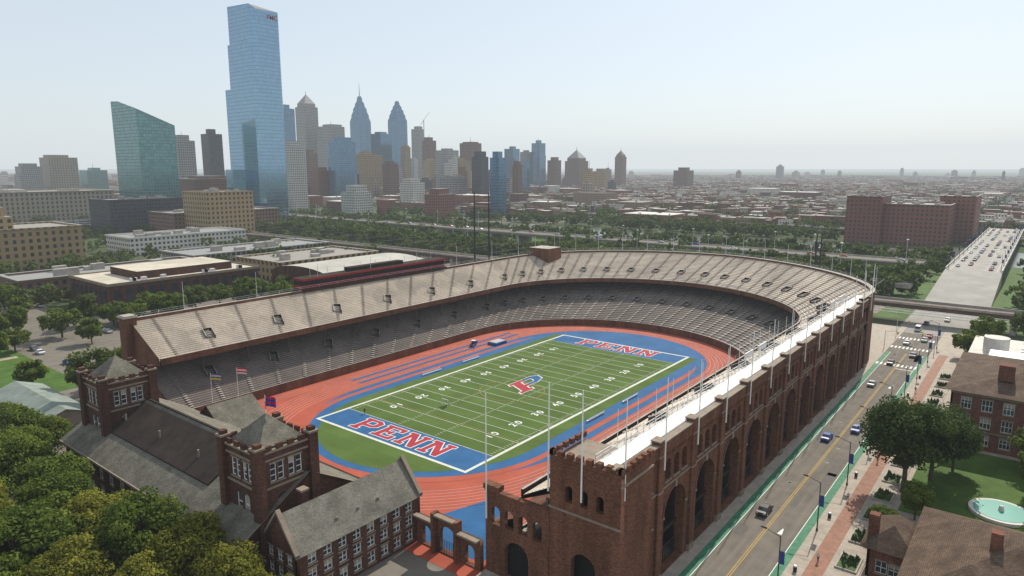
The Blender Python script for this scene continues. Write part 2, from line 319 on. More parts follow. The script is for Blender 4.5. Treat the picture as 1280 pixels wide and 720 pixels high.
a.obj('aisles_and_vomitories',[CONC,CONC,DARK,TREAD,benchmat('aisle_lower',(.34,.30,.26)),benchmat('aisle_upper',(.33,.28,.23))],stad)
a=MB()
for i in range(0,len(F1),1):
    p=PT(fi,fi,i,0,0); a.cyl(p.x,p.y,15,16.1,.05,n=4,mi=0)
    if i%2==0: p=PT(F1,B1,i,.3,0); a.cyl(p.x,p.y,5,15,.25,n=6,mi=1)
for z in (15.6,16.1): a.strip(lerp(fi,fi,0,z),lerp(fi,fi,0,z+.06),0)
a.strip(lerp(B1,B1,0,23.9,0,hi),lerp(B1,B1,0,23.98,0,hi),0); a.strip(lerp(B1,B1,0,24.4,0,hi),lerp(B1,B1,0,24.48,0,hi),0)
for i in range(0,hi): p=B1[i]; a.cyl(p[0],p[1],23.2,24.45,.05,n=4,mi=0)
a.obj('railings_and_columns',[STEEL,TREAD],stad)
a=MB(); i=2
while i<hi:
    p=RIM[i]; a.cyl(p[0],p[1],23.2,31,.11,.06,n=6); i+=3
a.obj('rim_flagpoles',[STEEL],stad)
a=MB()
prof=[(49.7,-.02),(49.7,2.8),(68,11.6),(72.9,11.6),(72.9,0)]
a.face([(-78.3,y,z) for y,z in prof],0)
a.face([(-78.3,56.6,13.2),(-78.3,56.6,15),(-78.3,72.9,23.4),(-78.3,72.9,11.6),(-78.3,68,11.6)],0)
a.box(-80,-77,70.5,74,0,24.2,0,1); a.box(-80.3,-76.7,70.2,74.3,23.6,24.0,1)
a.box(98,108,62,73,0,26,0,1)
a.obj('left_end_wall',[BRICK,CONC],stad)
# ---- right arcade wall
L=156; nb=13; bw=L/nb; holes=[]
for k in range(nb):
    c=bw*(k+.5); holes.append(arch(c,7.6,.3,13.6,14))
    for dx in (-2.9,0,2.9): holes.append(arch(c+dx,1.9,15.6,19,6))
out=[(0,0),(L,0),(L,21.5),(0,21.5)]
panel('arcade_wall',(-78,-73),(78,-73),out,holes,1.6,BRICK,stad)
F,u,nn,LL,PP=wframe((-78,-73),(78,-73)); a=MB()
for k in range(nb+1):
    c=bw*k; w=.8
    a.fbox(F,c-w,c+w,0,20.3,.0,.4,0); a.fbox(F,c-w-.1,c+w+.1,20.3,20.55,0,.5,1); a.fbox(F,c-w-.1,c+w+.1,20.55,22.8,-1.0,.45,0); a.fbox(F,c-w-.2,c+w+.2,22.8,22.98,-1.1,.55,1)
    a.fbox(F,c-w-.08,c+w+.08,14.6,14.85,0,.47,1); a.fbox(F,c-w-.1,c+w+.1,0,1.2,0,.55,1)
for k in range(nb):
    c0=bw*k+.8; c1=bw*(k+1)-.8
    a.fbox(F,c0,c1,14.6,14.85,.0,.15,1); a.fbox(F,c0,c1,20.3,21.5,0,.28,0); a.fbox(F,c0,c1,21.5,22.2,-1.4,.32,0); a.fbox(F,c0,c1,22.2,22.36,-1.45,.42,1)
    x=c0+.2
    while x<c1-.4: a.fbox(F,x,x+.35,19.7,20.3,0,.24,0); x+=.8
    c=bw*(k+.5)
    nseg=14; r0=3.8; r1=4.35
    for j in range(nseg):
        t0=math.pi*j/nseg;t1=math.pi*(j+1)/nseg
        P4=[(c+r0*math.cos(t0),9.8+r0*math.sin(t0)),(c+r1*math.cos(t0),9.8+r1*math.sin(t0)),(c+r1*math.cos(t1),9.8+r1*math.sin(t1)),(c+r0*math.cos(t1),9.8+r0*math.sin(t1))]
        a.face([F(p[0],p[1],.1) for p in P4],2); a.face([F(P4[1][0],P4[1][1],0),F(P4[1][0],P4[1][1],.1),F(P4[2][0],P4[2][1],.1),F(P4[2][0],P4[2][1],0)],2)
    a.fbox(F,c-.35,c+.35,13.5,14.6,0,.2,1)
    for s_ in (-1,1): a.fbox(F,c+s_*4.05-.3,c+s_*4.05+.3,9.5,9.8,0,.2,1)
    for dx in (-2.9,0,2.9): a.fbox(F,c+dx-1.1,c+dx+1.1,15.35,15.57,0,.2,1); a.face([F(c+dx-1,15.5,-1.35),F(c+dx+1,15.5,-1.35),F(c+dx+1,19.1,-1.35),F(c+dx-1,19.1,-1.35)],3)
    a.fbox(F,c-3.7,c+3.7,5.6,6.2,-1.45,-1.2,5)
    for j in range(9): a.fbox(F,c-3.3+j*.82,c-3.2+j*.82,.3,3,-1.3,-1.2,4)
    a.fbox(F,c-3.3,c+3.3,2.9,3,-1.28,-1.22,4)
a.obj('arcade_piers_and_cornice',[BRICK,STONE,BRICKR,DARK,BLACKM,SHADEM],stad)
a=MB(); a.box(-77,86,-69.4,-69,0,13,0); a.box(-77,80,-72.2,-69.5,0.02,.05,1); a.box(-78,80,-72.2,-69.2,22.35,22.6,2); a.box(-78,78,-71.39,-67.5,13.9,14.3,0)
for z in (23.2,23.7): a.box(-78,80,-69.3,-69.22,z,z+.07,3)
for k in range(80): a.box(-78+k*2,-77.93+k*2,-69.3,-69.22,22.6,23.75,3)
a.obj('right_stand_interior',[SHADEM,ASPH,mat('sheen_white_walkway',(.78,.76,.71),noise=.12,nscale=.5),STEEL],stad)  # walkway white partly paints in the grazing reflection off the top rows
panel('corner_wall',(-79,-62.5),(-79,-73.9),[(0,0),(11.4,0),(11.4,22.4),(0,22.4)],[arch(5.7,4,.3,9,10),arch(3.2,1.2,16,18.5,6),arch(5.7,1.2,16,18.5,6),arch(8.2,1.2,16,18.5,6)],1,BRICK,stad)
a=MB(); a.box(-78,-70,-73.9,-72.4,0,22.4,0); a.box(-78,-70,-63,-62.5,0,21.8,0); a.box(-78.05,-70,-72.4,-63,21.5,21.8,1); a.box(-70.3,-70,-72.4,-63,0,21.5,0)
a.box(-77,-76.6,-72.4,-63,0,21,2)
a.box(-79.2,-78.98,-74,-62.4,14.5,14.8,1); a.box(-79.2,-70,-74.1,-73.9,20.6,20.9,1)
for k in range(8):
    y=-73.9+k*1.55; a.box(-79.1,-78.3,y,y+.85,22.4,23.2,0)
for k in range(6):
    x=-79.1+k*1.6; a.box(x,x+.85,-74.1,-73.4,22.4,23.2,0); a.box(x,x+.85,-63.1,-62.5,22.4,23.2,0)
a.obj('corner_tower',[BRICK,STONE,DARK],stad)
panel('lower_end_wall',(-79,-50.5),(-79,-62.4),[(0,0),(11.9,0),(11.9,13.4),(0,13.4)],[arch(2+k*2.6,1.7,8.2,11.2,8) for k in range(4)]+[arch(6,4.5,.3,6.5,10)],.8,BRICK,stad)
a=MB(); a.box(-79.1,-78.1,-62.4,-50.4,13.4,13.65,0); a.box(-78.2,-70,-50.9,-50.4,0,7.5,0); a.face([(-78,-51,7.6),(-60,-51,7.6),(-60,-62,13.2),(-78,-62,13.2)],0)
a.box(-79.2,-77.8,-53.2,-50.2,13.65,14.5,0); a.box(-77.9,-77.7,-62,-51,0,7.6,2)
a.obj('lower_end_block',[BRICK,STONE,DARK],stad)
a=MB()
for x,y in [(-79.4,-62.5),(-79.4,-68),(-79.4,-51)]: a.cyl(x,y,9 if y>-60 else 17,29 if y>-60 else 33,.14,.08,n=8)
for k in range(nb+1): a.cyl(-78+bw*k,-73.85,18.5,32.5,.13,.07,n=8)
for k in range(nb*2): a.cyl(-72+bw*k*.5,-69.25,22.5,28.5,.06,.04,n=6)
a.obj('wall_flagpoles',[WHITE],stad)
a=MB()
for x in (-20,-12,48,58): 
    a.box(x,x+5,-69.1,-68.9,24,25.2,0); a.cyl(x+.5,-69,22.6,24,.08,mi=0); a.cyl(x+4.5,-69,22.6,24,.08,mi=0)
a.obj('light_racks',[STEEL],stad)
a=MB(); RED=mat('red_panel',(.28,.02,.02),noise=.1)
a.box(-25,41,71.2,77,23,23.5,2); a.box(-25,41,72.5,77,23.5,24.6,0); a.box(-25,41,72.9,77,24.6,26.2,1); a.box(-25.3,41.3,71.6,77.2,26.2,26.9,0,2)
for k in range(34): a.box(-25+k*2,-24.8+k*2,72.8,72.95,24.6,26.2,2)
a.box(-5,20,73.5,76.5,26.9,28.2,2); a.box(-25,-24.4,72.3,77,0,23.5,2)
for k in range(12): a.cyl(-24+k*5.8,76.5,0,23,.3,mi=2)
for k in range(9): a.cyl(-20+k*7,75,26.9,29.5,.06,mi=3)
a.obj('press_box',[RED,GLASSD,DKROOF,STEEL],stad)
# ---------------------------------------------------------------- track and field
fld=empty('running_track_and_field')
TRACK=mat('red_track',(.37,.085,.05),noise=.18,nscale=.12,detail=8,spec=.15); BLUE=mat('blue_surface',(.025,.105,.245),noise=.2,nscale=.15,detail=8,spec=.15)
def turfmat():
    m=bpy.data.materials.new('turf'); m.use_nodes=True; q=NB(m); b=q.N['Principled BSDF']
    g_=q.n('ShaderNodeNewGeometry'); sp=q.n('ShaderNodeSeparateXYZ'); q.L.new(g_.outputs['Position'],sp.inputs[0])
    st=q.math('GREATER_THAN',q.math('FRACT',q.math('DIVIDE',sp.outputs[0],9.144)),.5)
    c=q.mix(st,(.080,.128,.030,1),(.088,.138,.034,1)); n=q.noise(.12,g_.outputs['Position'],8)
    v=q.n('ShaderNodeVectorMath',operation='SCALE'); q.L.new(c,v.inputs[0]); q.L.new(q.math('MULTIPLY_ADD',n,.7,.62),v.inputs['Scale'])
    q.L.new(v.outputs[0],b.inputs['Base Color']); b.inputs['Roughness'].default_value=.95; b.inputs['Specular IOR Level'].default_value=.1; return m
TURF=turfmat()
def oval(hx0,hx1,r,z,n=32):
    p=[]
    for i in range(n+1): t=-math.pi/2+math.pi*i/n; p.append((hx1+r*math.cos(t),r*math.sin(t),z))
    for i in range(n+1): t=math.pi/2+math.pi*i/n; p.append((hx0+r*math.cos(t),r*math.sin(t),z))
    return p
def flat(name,pts,m): q=MB(); q.face(pts); return q.obj(name,[m],fld)
q=MB(); q.face([(-83,-50.4,0),(36,-50.4,0),(36,50.4,0),(-83,50.4,0)]); q.face([(36,-50.3,0)]+[(35+48*math.cos(t),50.3*math.sin(t),0) for t in np.linspace(-1.55,1.55,40)]+[(36,50.3,0)]); q.obj('track_surface',[TRACK],fld)
HX0,HX1=-39,38
a=MB()
for k in range(10):
    r=36.6+k*1.22; o1=oval(HX0,HX1,r-.04,.02,40); o2=oval(HX0,HX1,r+.04,.02,40)
    if r>44:
        for y in (r,-r): rct(a,-76,44,y-.04,y+.04,.02)
    else: a.strip(o1+[o1[0]],o2+[o2[0]])
a.obj('lane_lines',[mat('faded_white_line',(.55,.43,.40),noise=.1)],fld)
flat('blue_infield',oval(-33,HX1,35.6,.02),BLUE); flat('red_runway',oval(-38,34,33.6,.035),TRACK); flat('blue_border',oval(-37,39,32,.05),BLUE)
p=[(54.9,-28.0,.065),(54.9,28.0,.065)]+[(-37+30*math.cos(t),28.8*math.sin(t),.065) for t in np.linspace(math.pi/2,math.pi*1.5,30)]
flat('turf_field',p,TURF)
q=MB()
for y in (38.9,42.5): rct(q,-30,46,y,y+1.2,.055)
q.face([(-78,-49,.02),(-60,-44,.02),(-62,-36,.02),(-80,-30,.02)]); q.obj('blue_runways',[BLUE],fld)
q=MB(); rct(q,-54.9,-45.72,-24.4,24.4,.08); rct(q,45.72,60,-24.4,24.4,.08); q.obj('blue_end_zones',[BLUE],fld)
q=MB(); W=.8
rct(q,-54.9-W,54.9+W,24.4,24.4+W,.1);rct(q,-54.9-W,54.9+W,-24.4-W,-24.4,.1);rct(q,-54.9-W,-54.9,-24.4,24.4,.1);rct(q,54.9,54.9+W,-24.4,24.4,.1)
for k in range(-10,11):
    x=k*4.572; rct(q,x-.08,x+.08,-24.4,24.4,.1)
for k in range(-50,51):
    x=k*.9144
    if k%5: 
        for y in (-6.1,6.1,23.3,-23.3): rct(q,x-.06,x+.06,y-.4,y+.4,.1)
q.obj('white_yard_lines',[mat('field_white',(.56,.57,.50),noise=.1)],fld)
def text(s,size,x,y,z,rz,m,off=0,name='lettering',sx=1,shear=0,parent=None,rx=0):
    cu=bpy.data.curves.new(name,'FONT'); cu.body=s; cu.size=size; cu.align_x='CENTER'; cu.align_y='CENTER'; cu.offset=off; cu.shear=shear
    o=bpy.data.objects.new(name,cu); col.objects.link(o); dg=bpy.context.evaluated_depsgraph_get(); me=bpy.data.meshes.new_from_object(o.evaluated_get(dg))
    bpy.data.objects.remove(o); me.materials.clear(); me.materials.append(m); o=bpy.data.objects.new(name,me); col.objects.link(o)
    o.location=(x,y,z); o.rotation_euler=(rx,0,rz); o.scale=(sx,1,1); o.parent=parent or fld; return o
REDP=mat('red_paint',(.34,.02,.035),noise=.15,nscale=.4)
def slabletter(ch):
    if ch=='P': return [[(0,0),(2.6,0),(2.6,1.2),(2.1,1.2),(2.1,3),(4.6,3),(6,4.2),(6,6.8),(4.6,8),(0,8),(0,6.8),(.6,6.8),(.6,1.2),(0,1.2)]],[[(2.1,4.3),(4.1,4.3),(4.5,4.8),(4.5,6.2),(4.1,6.7),(2.1,6.7)]]
    if ch=='E': return [[(0,0),(6,0),(6,2.6),(4.8,2.6),(4.8,1.2),(2.1,1.2),(2.1,3.4),(3.2,3.4),(3.2,2.7),(4.1,2.7),(4.1,5.3),(3.2,5.3),(3.2,4.6),(2.1,4.6),(2.1,6.8),(4.8,6.8),(4.8,5.5),(6,5.5),(6,8),(0,8),(0,6.8),(.6,6.8),(.6,1.2),(0,1.2)]],[]
    return [[(0,0),(2.5,0),(2.5,1.2),(1.8,1.2),(1.8,5.4),(4.4,0),(5.7,0),(5.7,6.8),(6.2,6.8),(6.2,8),(3.9,8),(3.9,6.8),(4.5,6.8),(4.5,3.2),(2.2,8),(0,8),(0,6.8),(.6,6.8),(.6,1.2),(0,1.2)]],[]
def polyobj(name,outer,holes,m,M):
    cu=bpy.data.curves.new(name,'CURVE'); cu.dimensions='2D'; cu.fill_mode='BOTH'
    for poly in outer+holes:
        sp=cu.splines.new('POLY'); sp.points.add(len(poly)-1)
        for i,p in enumerate(poly): sp.points[i].co=(p[0],p[1],0,1)
        sp.use_cyclic_u=True
    o=bpy.data.objects.new(name,cu); col.objects.link(o); dg=bpy.context.evaluated_depsgraph_get(); me=bpy.data.meshes.new_from_object(o.evaluated_get(dg)); bpy.data.objects.remove(o)
    me.materials.clear(); me.materials.append(m); me.transform(M); o=bpy.data.objects.new(name,me); col.objects.link(o); o.parent=fld; return o
def outline(poly,w):
    # boundary band of width w both sides of every edge
    out=[]
    n=len(poly)
    for i in range(n):
        a=Vector(poly[i]); b=Vector(poly[(i+1)%n]); d=(b-a).normalized(); p=Vector((-d.y,d.x))*w; a2=a-d*w; b2=b+d*w
        out.append([tuple(a2-p),tuple(b2-p),tuple(b2+p),tuple(a2+p)])
    return out
def letter(ch,M0,m_in,w,name):
    O,H=slabletter(ch); q=MB(); zz=.108
    for pl in O+H:
        for i,quad in enumerate(outline(pl,w)):
            q.face([tuple(M0@Vector((p[0],p[1],zz+i*.0004))) for p in quad])
    q.obj(name+'_keyline',[mat('keyline_white',(.62,.62,.6))],fld)
    polyobj(name,O,H,m_in,M0@Matrix.Translation((0,0,.125)))
def wordmark(xc,sc,scx):
    for i,ch in enumerate('PENN'):
        y=(1.5-i)*7.3*scx
        M=Matrix.Translation((xc,y,0))@Matrix.Rotation(R(-90),4,'Z')@Matrix.Diagonal((scx,sc,1,1))@Matrix.Translation((-3,-4,0))
        letter(ch,M,REDP,.27,'letter_'+ch.lower())
wordmark(-50.3,.84,1.06); wordmark(51.3,.9,1.06)
S=Matrix(((1,.5,0,0),(0,1,0,0),(0,0,1,0),(0,0,0,1)))
M=S@Matrix.Diagonal((2.2,.95,1,1))@Matrix.Translation((-3,-4,0)); letter('P',M,REDP,.22,'midfield_logo')
polyobj('midfield_logo_blue',[[(2.9,3),(4.6,3),(6,4.2),(6,6.8),(4.6,8),(2.9,8),(2.9,6.7),(4.1,6.7),(4.5,6.2),(4.5,4.8),(4.1,4.3),(2.9,4.3)]],[],BLUE,M@Matrix.Translation((0,0,.14)))
for k in range(-4,5):
    n_=str(50-abs(k)*10)
    for y,rz in ((-16.5,0),(16.5,math.pi)): text(' '.join(n_),2.9,k*9.144,y,.11,rz,WHITE,.05,'yard_number')
q=MB(); OR=mat('orange_line',(.36,.22,.05))
for k in range(40):
    t0=2*math.pi*k/40;t1=2*math.pi*(k+1)/40
    q.face([(-8+9.1*math.cos(t0),9.1*math.sin(t0),.13),(-8+9.25*math.cos(t0),9.25*math.sin(t0),.13),(-8+9.25*math.cos(t1),9.25*math.sin(t1),.13),(-8+9.1*math.cos(t1),9.1*math.sin(t1),.13)])
for x in (-36,24): rct(q,x,x+.12,-24,24,.13)
q.obj('orange_lines',[OR],fld)
q=MB(); gx,gy=-29,6
for y in (-1,1): q.cyl(gx,gy+y,.1,1.95,.06)
q.box(gx-.06,gx+.06,gy-1.06,gy+1.06,1.9,2.0); q.tube((gx,gy-1,1.9),(gx+2,gy,.1),.05,.05); q.tube((gx,gy+1,1.9),(gx+2,gy,.1),.05,.05)
q.face([(gx,gy-1,1.9),(gx,gy+1,1.9),(gx+2,gy,.1)]); q.obj('lacrosse_goal',[WHITE])
for x,y in ((-10,29.5),(8,29.5),(-12,-29.8),(6,-29.8)):
    q=MB(); q.box(x-4,x+4,y-.2,y+.2,.5,.56,0); q.box(x-4,x+4,y+(.3 if y>0 else -.4),y+(.4 if y>0 else -.3),.8,1.0,0)
    for k in range(5): q.box(x-3.8+k*1.9,x-3.7+k*1.9,y-.2,y+.2,.06,.5,0)
    q.obj('team_bench',[STEEL])
q=MB(); x,y=30,36.5; q.box(x-3,x+3,y-2,y+2,.06,.9); q.box(x-2.6,x+2.6,y-1.7,y+1.7,.9,1.1,1); q.obj('landing_mat',[BLUE,mat('mat_cover',(.4,.4,.42))])
# ---------------------------------------------------------------- hall with towers
hall=empty('brick_gymnasium_hall')
a=MB()
x0,x1,y0,y1=-107,-83,-28,36
wall(hall,(x0,y1),(x0,y0),0,9,grid(64,14,1.9,[(1.2,3.8),(5,7.8)]),BRICK2)
wall(hall,(x0,y0),(x1,y0),0,9,grid(24,5,1.9,[(1.2,3.8),(5,7.8)]),BRICK2)
wall(hall,(x1,y0),(x1,y1),0,9,grid(64,14,1.9,[(1.2,3.8),(5,7.8)],True),BRICK2)
wall(hall,(x1,y1),(x0,y1),0,9,grid(24,5,1.9,[(1.2,3.8),(5,7.8)]),BRICK2)
a.gable(x0,x1,y0,y1,9,16,'y',0,1,.7)
k=7/12
def rp(x,y,o): return (x,y,9+(x+107)*k+o)
yy0,yy1=-12,26
a.face([rp(-102.8,yy0,.3),rp(-102.8,yy1,.3),rp(-96,yy1,.3),rp(-96,yy0,.3)][::-1],2)
a.face([rp(-102.8,yy0,0),rp(-102.8,yy1,0),rp(-102.8,yy1,.3),rp(-102.8,yy0,.3)],2); a.face([rp(-102.8,yy0,0),rp(-96,yy0,0),rp(-96,yy0,.3),rp(-102.8,yy0,.3)],2)
a.box(-95.2,-94.8,-28.5,36.5,15.8,16.2,2)
a.box(-107.9,-107.6,-28.5,36.5,8.2,8.6,3)
for yy in (-20,-6,8,22,33): a.cyl(-100,yy+2,12,14.6,.2,mi=3)
a.gable(-84,-74,16,30,7,12,'x',0,1,.4); a.box(-84,-74,16,30,0,7,1)
a.box(-83,-77,-20,8,0,5,1,2)
a.obj('roof',[SLATE,BRICK2,DKROOF,STONE],hall)
def tower(cx,cy,par):
    h=4.6; x0,x1,y0,y1=cx-h,cx+h,cy-h,cy+h
    W=[(2.4,1.0,16.2,19,False),(3.7,1.0,16.2,19,False),(5.5,1.0,16.2,19,False),(6.8,1.0,16.2,19,False),(3.6,1.5,8.6,14,True),(5.6,1.5,8.6,14,True),(4.6,1.6,2.5,6,False)]
    for p0,p1 in (((x0,y1),(x0,y0)),((x0,y0),(x1,y0)),((x1,y0),(x1,y1)),((x1,y1),(x0,y1))): wall(par,p0,p1,0,21,W,BRICK2,mull=(1,3))
    a=MB()
    for zz,e in ((7.4,.12),(15.2,.2),(19.6,.2),(20.8,.3)):
        for q_ in ((x0-e,x1+e,y0-e,y0),(x0-e,x1+e,y1,y1+e),(x0-e,x0,y0,y1),(x1,x1+e,y0,y1)): a.box(*q_,zz,zz+.3,1)
    for ix in (x0,x1):
        for iy in (y0,y1): a.box(ix-.75,ix+.75,iy-.75,iy+.75,0,21.9,0); a.box(ix-.85,ix+.85,iy-.85,iy+.85,21.9,22.2,1); a.box(ix-.5,ix+.5,iy-.5,iy+.5,22.2,22.8,0)
    for s_ in range(4):
        o=-2.9+s_*1.93
        for yy in (y0-.2,y1-.2): a.box(cx+o-.55,cx+o+.55,yy,yy+.4,21.1,21.9,0)
        for xx in (x0-.2,x1-.2): a.box(xx,xx+.4,cy+o-.55,cy+o+.55,21.1,21.9,0)
    r=3.9; ap=(cx,cy,25.2); c4=[(cx-r,cy-r,21.3),(cx+r,cy-r,21.3),(cx+r,cy+r,21.3),(cx-r,cy+r,21.3)]
    for i in range(4): a.face([c4[i],c4[(i+1)%4],ap],2)
    a.face([(x0,y0,21.02),(x1,y0,21.02),(x1,y1,21.02),(x0,y1,21.02)],1)
    a.cyl(cx,cy,25,27,.07,mi=1); a.obj('tower',[BRICK2,STONE,SLATE],par)
tower(-98.5,-23.2,hall); tower(-98.5,30,hall)
ann=empty('brick_annex_building')
X0,X1,Y0,Y1=-103,-79,-36,-27.9
wall(ann,(X0,Y0),(X1,Y0),0,8.3,grid(24,8,1.5,[(.8,2.6),(3.6,5.2),(6,7.6)]),BRICK2)
wall(ann,(X1,Y0),(X1,Y1),0,8.3,grid(8.1,3,1.3,[(.8,2.6),(3.6,5.2),(6,7.6)],m0=.6),BRICK2)
wall(ann,(X0,Y1),(X0,Y0),0,8.3,grid(8.1,3,1.3,[(.8,2.6),(3.6,5.2),(6,7.6)],m0=.6),BRICK2)
a=MB(); a.gable(X0,X1,Y0,Y1,8.3,13.2,'x',0,1,.35); a.box(X0,X1,Y1-.2,Y1,0,8.3,1)
for x in (X0,X1): 
    c=(Y0+Y1)/2
    for s_ in (-1,1):
        yy=c+s_*(Y1-Y0)/2*1.08
        P4=[(yy,7.9),(c,13.5),(c,14.0),(yy,8.4)]
        for dx in (-.35,.35): a.face([(x+dx,p[0],p[1]) for p in P4],2)
        a.face([(x-.35,P4[3][0],P4[3][1]),(x+.35,P4[3][0],P4[3][1]),(x+.35,P4[2][0],P4[2][1]),(x-.35,P4[2][0],P4[2][1])],2)
for x in (-98,): a.box(x,x+1.2,-30.6,-29.4,9,14.2,1); a.box(x-.1,x+1.3,-30.7,-29.3,14.2,14.5,2)
for x in (-95,-91,-87): a.box(x,x+.3,-34.8,-34.5,9.5,10.3,2)
a.obj('roof',[slatemat('annex_slate',(.19,.178,.15)),BRICK2,STONE],ann)
gate=empty('brick_entrance_gate')
panel('gate_wall',(-80,-36.2),(-80,-50.2),[(0,0),(14,0),(14,5),(9.5,5),(9.5,6.5),(4.5,6.5),(4.5,5),(0,5)],[arch(2.2,2,.2,3.6),arch(7,3.6,.2,5),arch(11.8,2,.2,3.6)],.8,BRICK,gate)
a=MB(); a.box(-81,-79.6,-41,-40.4,0,7,0); a.box(-81,-79.6,-46,-45.4,0,7,0); a.box(-80.95,-80,-45.4,-41,6.5,6.8,1); a.box(-80.95,-80,-50.2,-46,5,5.3,1); a.box(-80.95,-80,-40.4,-36.2,5,5.3,1)
for k in range(12): a.box(-80.5,-80.42,-45.2+k*.36,-45.14+k*.36,.1,3,2)
a.obj('piers',[BRICK,STONE,BLACKM],gate)
q=MB(); q.box(-103,-92,64,98,0,4,0); q.gable(-103,-92,64,98,4,6,'y',1,0,.6); q.obj('low_campus_building',[STONE,mat('copper_grey_roof',(.20,.235,.205),noise=.25,nscale=.3)])
# ---------------------------------------------------------------- right foreground buildings
rb=empty('brick_campus_building')
wall(rb,(24,-101),(24,-150),0,13,[(c,2.0,a_,b_,False) for c in [3+i*3.9 for i in range(12)] for a_,b_ in ((1.2,3.6),(5,7.6),(9,11.6))],BRICKR,mull=(3,2))
wall(rb,(62,-101),(24,-101),0,13,[(c,2.0,a_,b_,False) for c in [3+i*3.9 for i in range(9)] for a_,b_ in ((1.2,3.6),(5,7.6),(9,11.6))],BRICKR,mull=(3,2))
a=MB(); a.box(24.5,62,-150,-101.5,0,13,0); a.hip(24,62,-150,-101,13,17.5,1,1.2); a.box(23.6,23.98,-150,-101,12.3,12.9,2); a.box(23.8,23.98,-150,-101,4.1,4.4,2)
a.box(30,33,-112,-109,15,18.5,0)
a.obj('body_and_roof',[BRICKR,TILE,STONE],rb)
q=MB(); q.box(70,108,-150,-100,0,8,0,1); q.box(69.7,108.3,-150.3,-99.7,8,8.6,2); q.box(72,82,-125,-105,8,10.5,3); q.box(90,96,-120,-112,8,10,1)
q.cyl(88,-106,8,13,3.2,mi=1,n=20); q.box(98,104,-135,-128,8.6,10.2,3); q.box(75,80,-140,-133,8.6,10,3)
for k in range(10): q.box(69.8,69.95,-148+k*4.7,-145.5+k*4.7,2,5.5,4)
for k in range(12): x=random.uniform(72,105); y=random.uniform(-118,-101); q.box(x,x+1.4,y,y+1.2,8.6,9.9,3)
q.obj('flat_roofed_lab_building',[BRICKR,CONCL,CONCL,STEEL,GLASSD])
lb=empty('brick_house')
def lowhouse(par,x0,x1,y0,y1,h,hr):
    W=lambda L:grid(L,max(2,int(L/4)),1.6,[(1,3.2),(4.3,6.2)] if h>6 else [(1,3)])
    for p0,p1 in (((x0,y1),(x0,y0)),((x0,y0),(x1,y0)),((x1,y0),(x1,y1)),((x1,y1),(x0,y1))):
        L_=abs(p1[0]-p0[0])+abs(p1[1]-p0[1]); wall(par,p0,p1,0,h,W(L_),BRICKR)
    a=MB(); a.hip(x0,x1,y0,y1,h,hr,0,1); a.box((x0+x1)/2-3,(x0+x1)/2-1.6,(y0+y1)/2+2,(y0+y1)/2+3.4,h,hr+1.2,1); a.obj('roof',[TILE,BRICKR],par)
lowhouse(lb,-58,-30,-128,-104,7,12.5); lowhouse(lb,-44,-34,-103.5,-97.6,5,8)
q=MB(); q.cyl(-8,-113,0,.6,5,n=40,mi=1); q.cyl(-8,-113,.6,.65,4.3,n=40,mi=0); q.cyl(-8,-113,.65,1.6,.5,.3,mi=1); q.obj('round_fountain_pool',[mat('turquoise_pool',(.10,.34,.28),rough=.3),CONCL])
# ---------------------------------------------------------------- mid distance structures
F_TAN=facade('tan_brick_facade',(.36,.25,.125),(.05,.05,.05),4.2,4.2,.45,.55,roof=(.27,.25,.22)); F_LIME=facade('limestone_facade',(.32,.26,.19),(.05,.05,.055),5,5,.4,.6,roof=(.3,.28,.25))
F_BROWN=facade('brown_brick_facade',(.19,.105,.075),(.04,.045,.05),3.6,3.6,.5,.5); F_GREY=facade('grey_facade',(.31,.295,.28),(.05,.06,.08),3.4,3.7,.6,.55)
F_WHITE=facade('white_facade',(.54,.51,.46),(.07,.09,.11),3.2,3.3,.55,.5); F_GREEN=facade('green_glass_facade',(.16,.25,.25),(.13,.28,.285),3,3.4,.85,.8,rough=.12,gm=.6)
F_BLUE=facade('blue_glass_facade',(.13,.19,.25),(.11,.22,.33),3,3.8,.88,.85,rough=.1,gm=.6); F_DARK=facade('dark_facade',(.065,.065,.07),(.04,.05,.07),3,3.6,.7,.6)
F_FMC=facade('sky_blue_glass_facade',(.20,.29,.38),(.24,.39,.52),1.6,4.0,.9,.9,rough=.07,gm=.85,nz=.03,gv=(.90,1.06)); F_RED=facade('red_brick_facade',(.22,.09,.06),(.045,.045,.055),3.4,3.4,.45,.5)
def bld(name,x0,x1,y0,y1,h,m,extras=True,z0=0):
    q=MB(); q.box(x0,x1,y0,y1,z0,h); w=x1-x0;l=y1-y0
    t=max(.6,.02*w)
    if extras:
        q.box(x0-t*.3,x1+t*.3,y0-t*.3,y0+t,h,h+1); q.box(x0-t*.3,x1+t*.3,y1-t,y1+t*.3,h,h+1)
        q.box(x0-t*.3,x0+t,y0+t,y1-t,h,h+1); q.box(x1-t,x1+t*.3,y0+t,y1-t,h,h+1)
        for k in range(8):
            cx=random.uniform(x0+.1*w,x1-.2*w); cy=random.uniform(y0+.1*l,y1-.2*l); q.box(cx,cx+.05*w+1.5,cy,cy+.05*l+1.5,h+.01,h+random.uniform(1.5,4),1)
    return q.obj(name,[m,CONC])
bld('art_deco_warehouse',-60,22,375,425,25,F_TAN)
q=MB(); q.box(-30,-14,380,400,25.01,33); q.box(-27,-17,383,397,33,38.5); q.box(-60,-30,385,420,25.01,28);q.obj('art_deco_warehouse',[F_TAN])
bld('post_office_building',40,220,817,890,34,F_LIME); bld('apartment_building',160,205,476,520,40,F_TAN); bld('office_building',125,204,593,640,31,F_DARK); bld('parking_garage',150,260,520,570,20,F_BROWN)
q=MB(); q.box(-35,35,196,238,0,13,0,1); q.box(-35.4,35.4,195.6,196,12.4,13.6,2); q.box(-35.4,-35,196,238,12.4,13.6,2); q.box(-35.4,35.4,238,238.4,12.4,13.6,2); q.box(35,35.4,196,238,12.4,13.6,2)
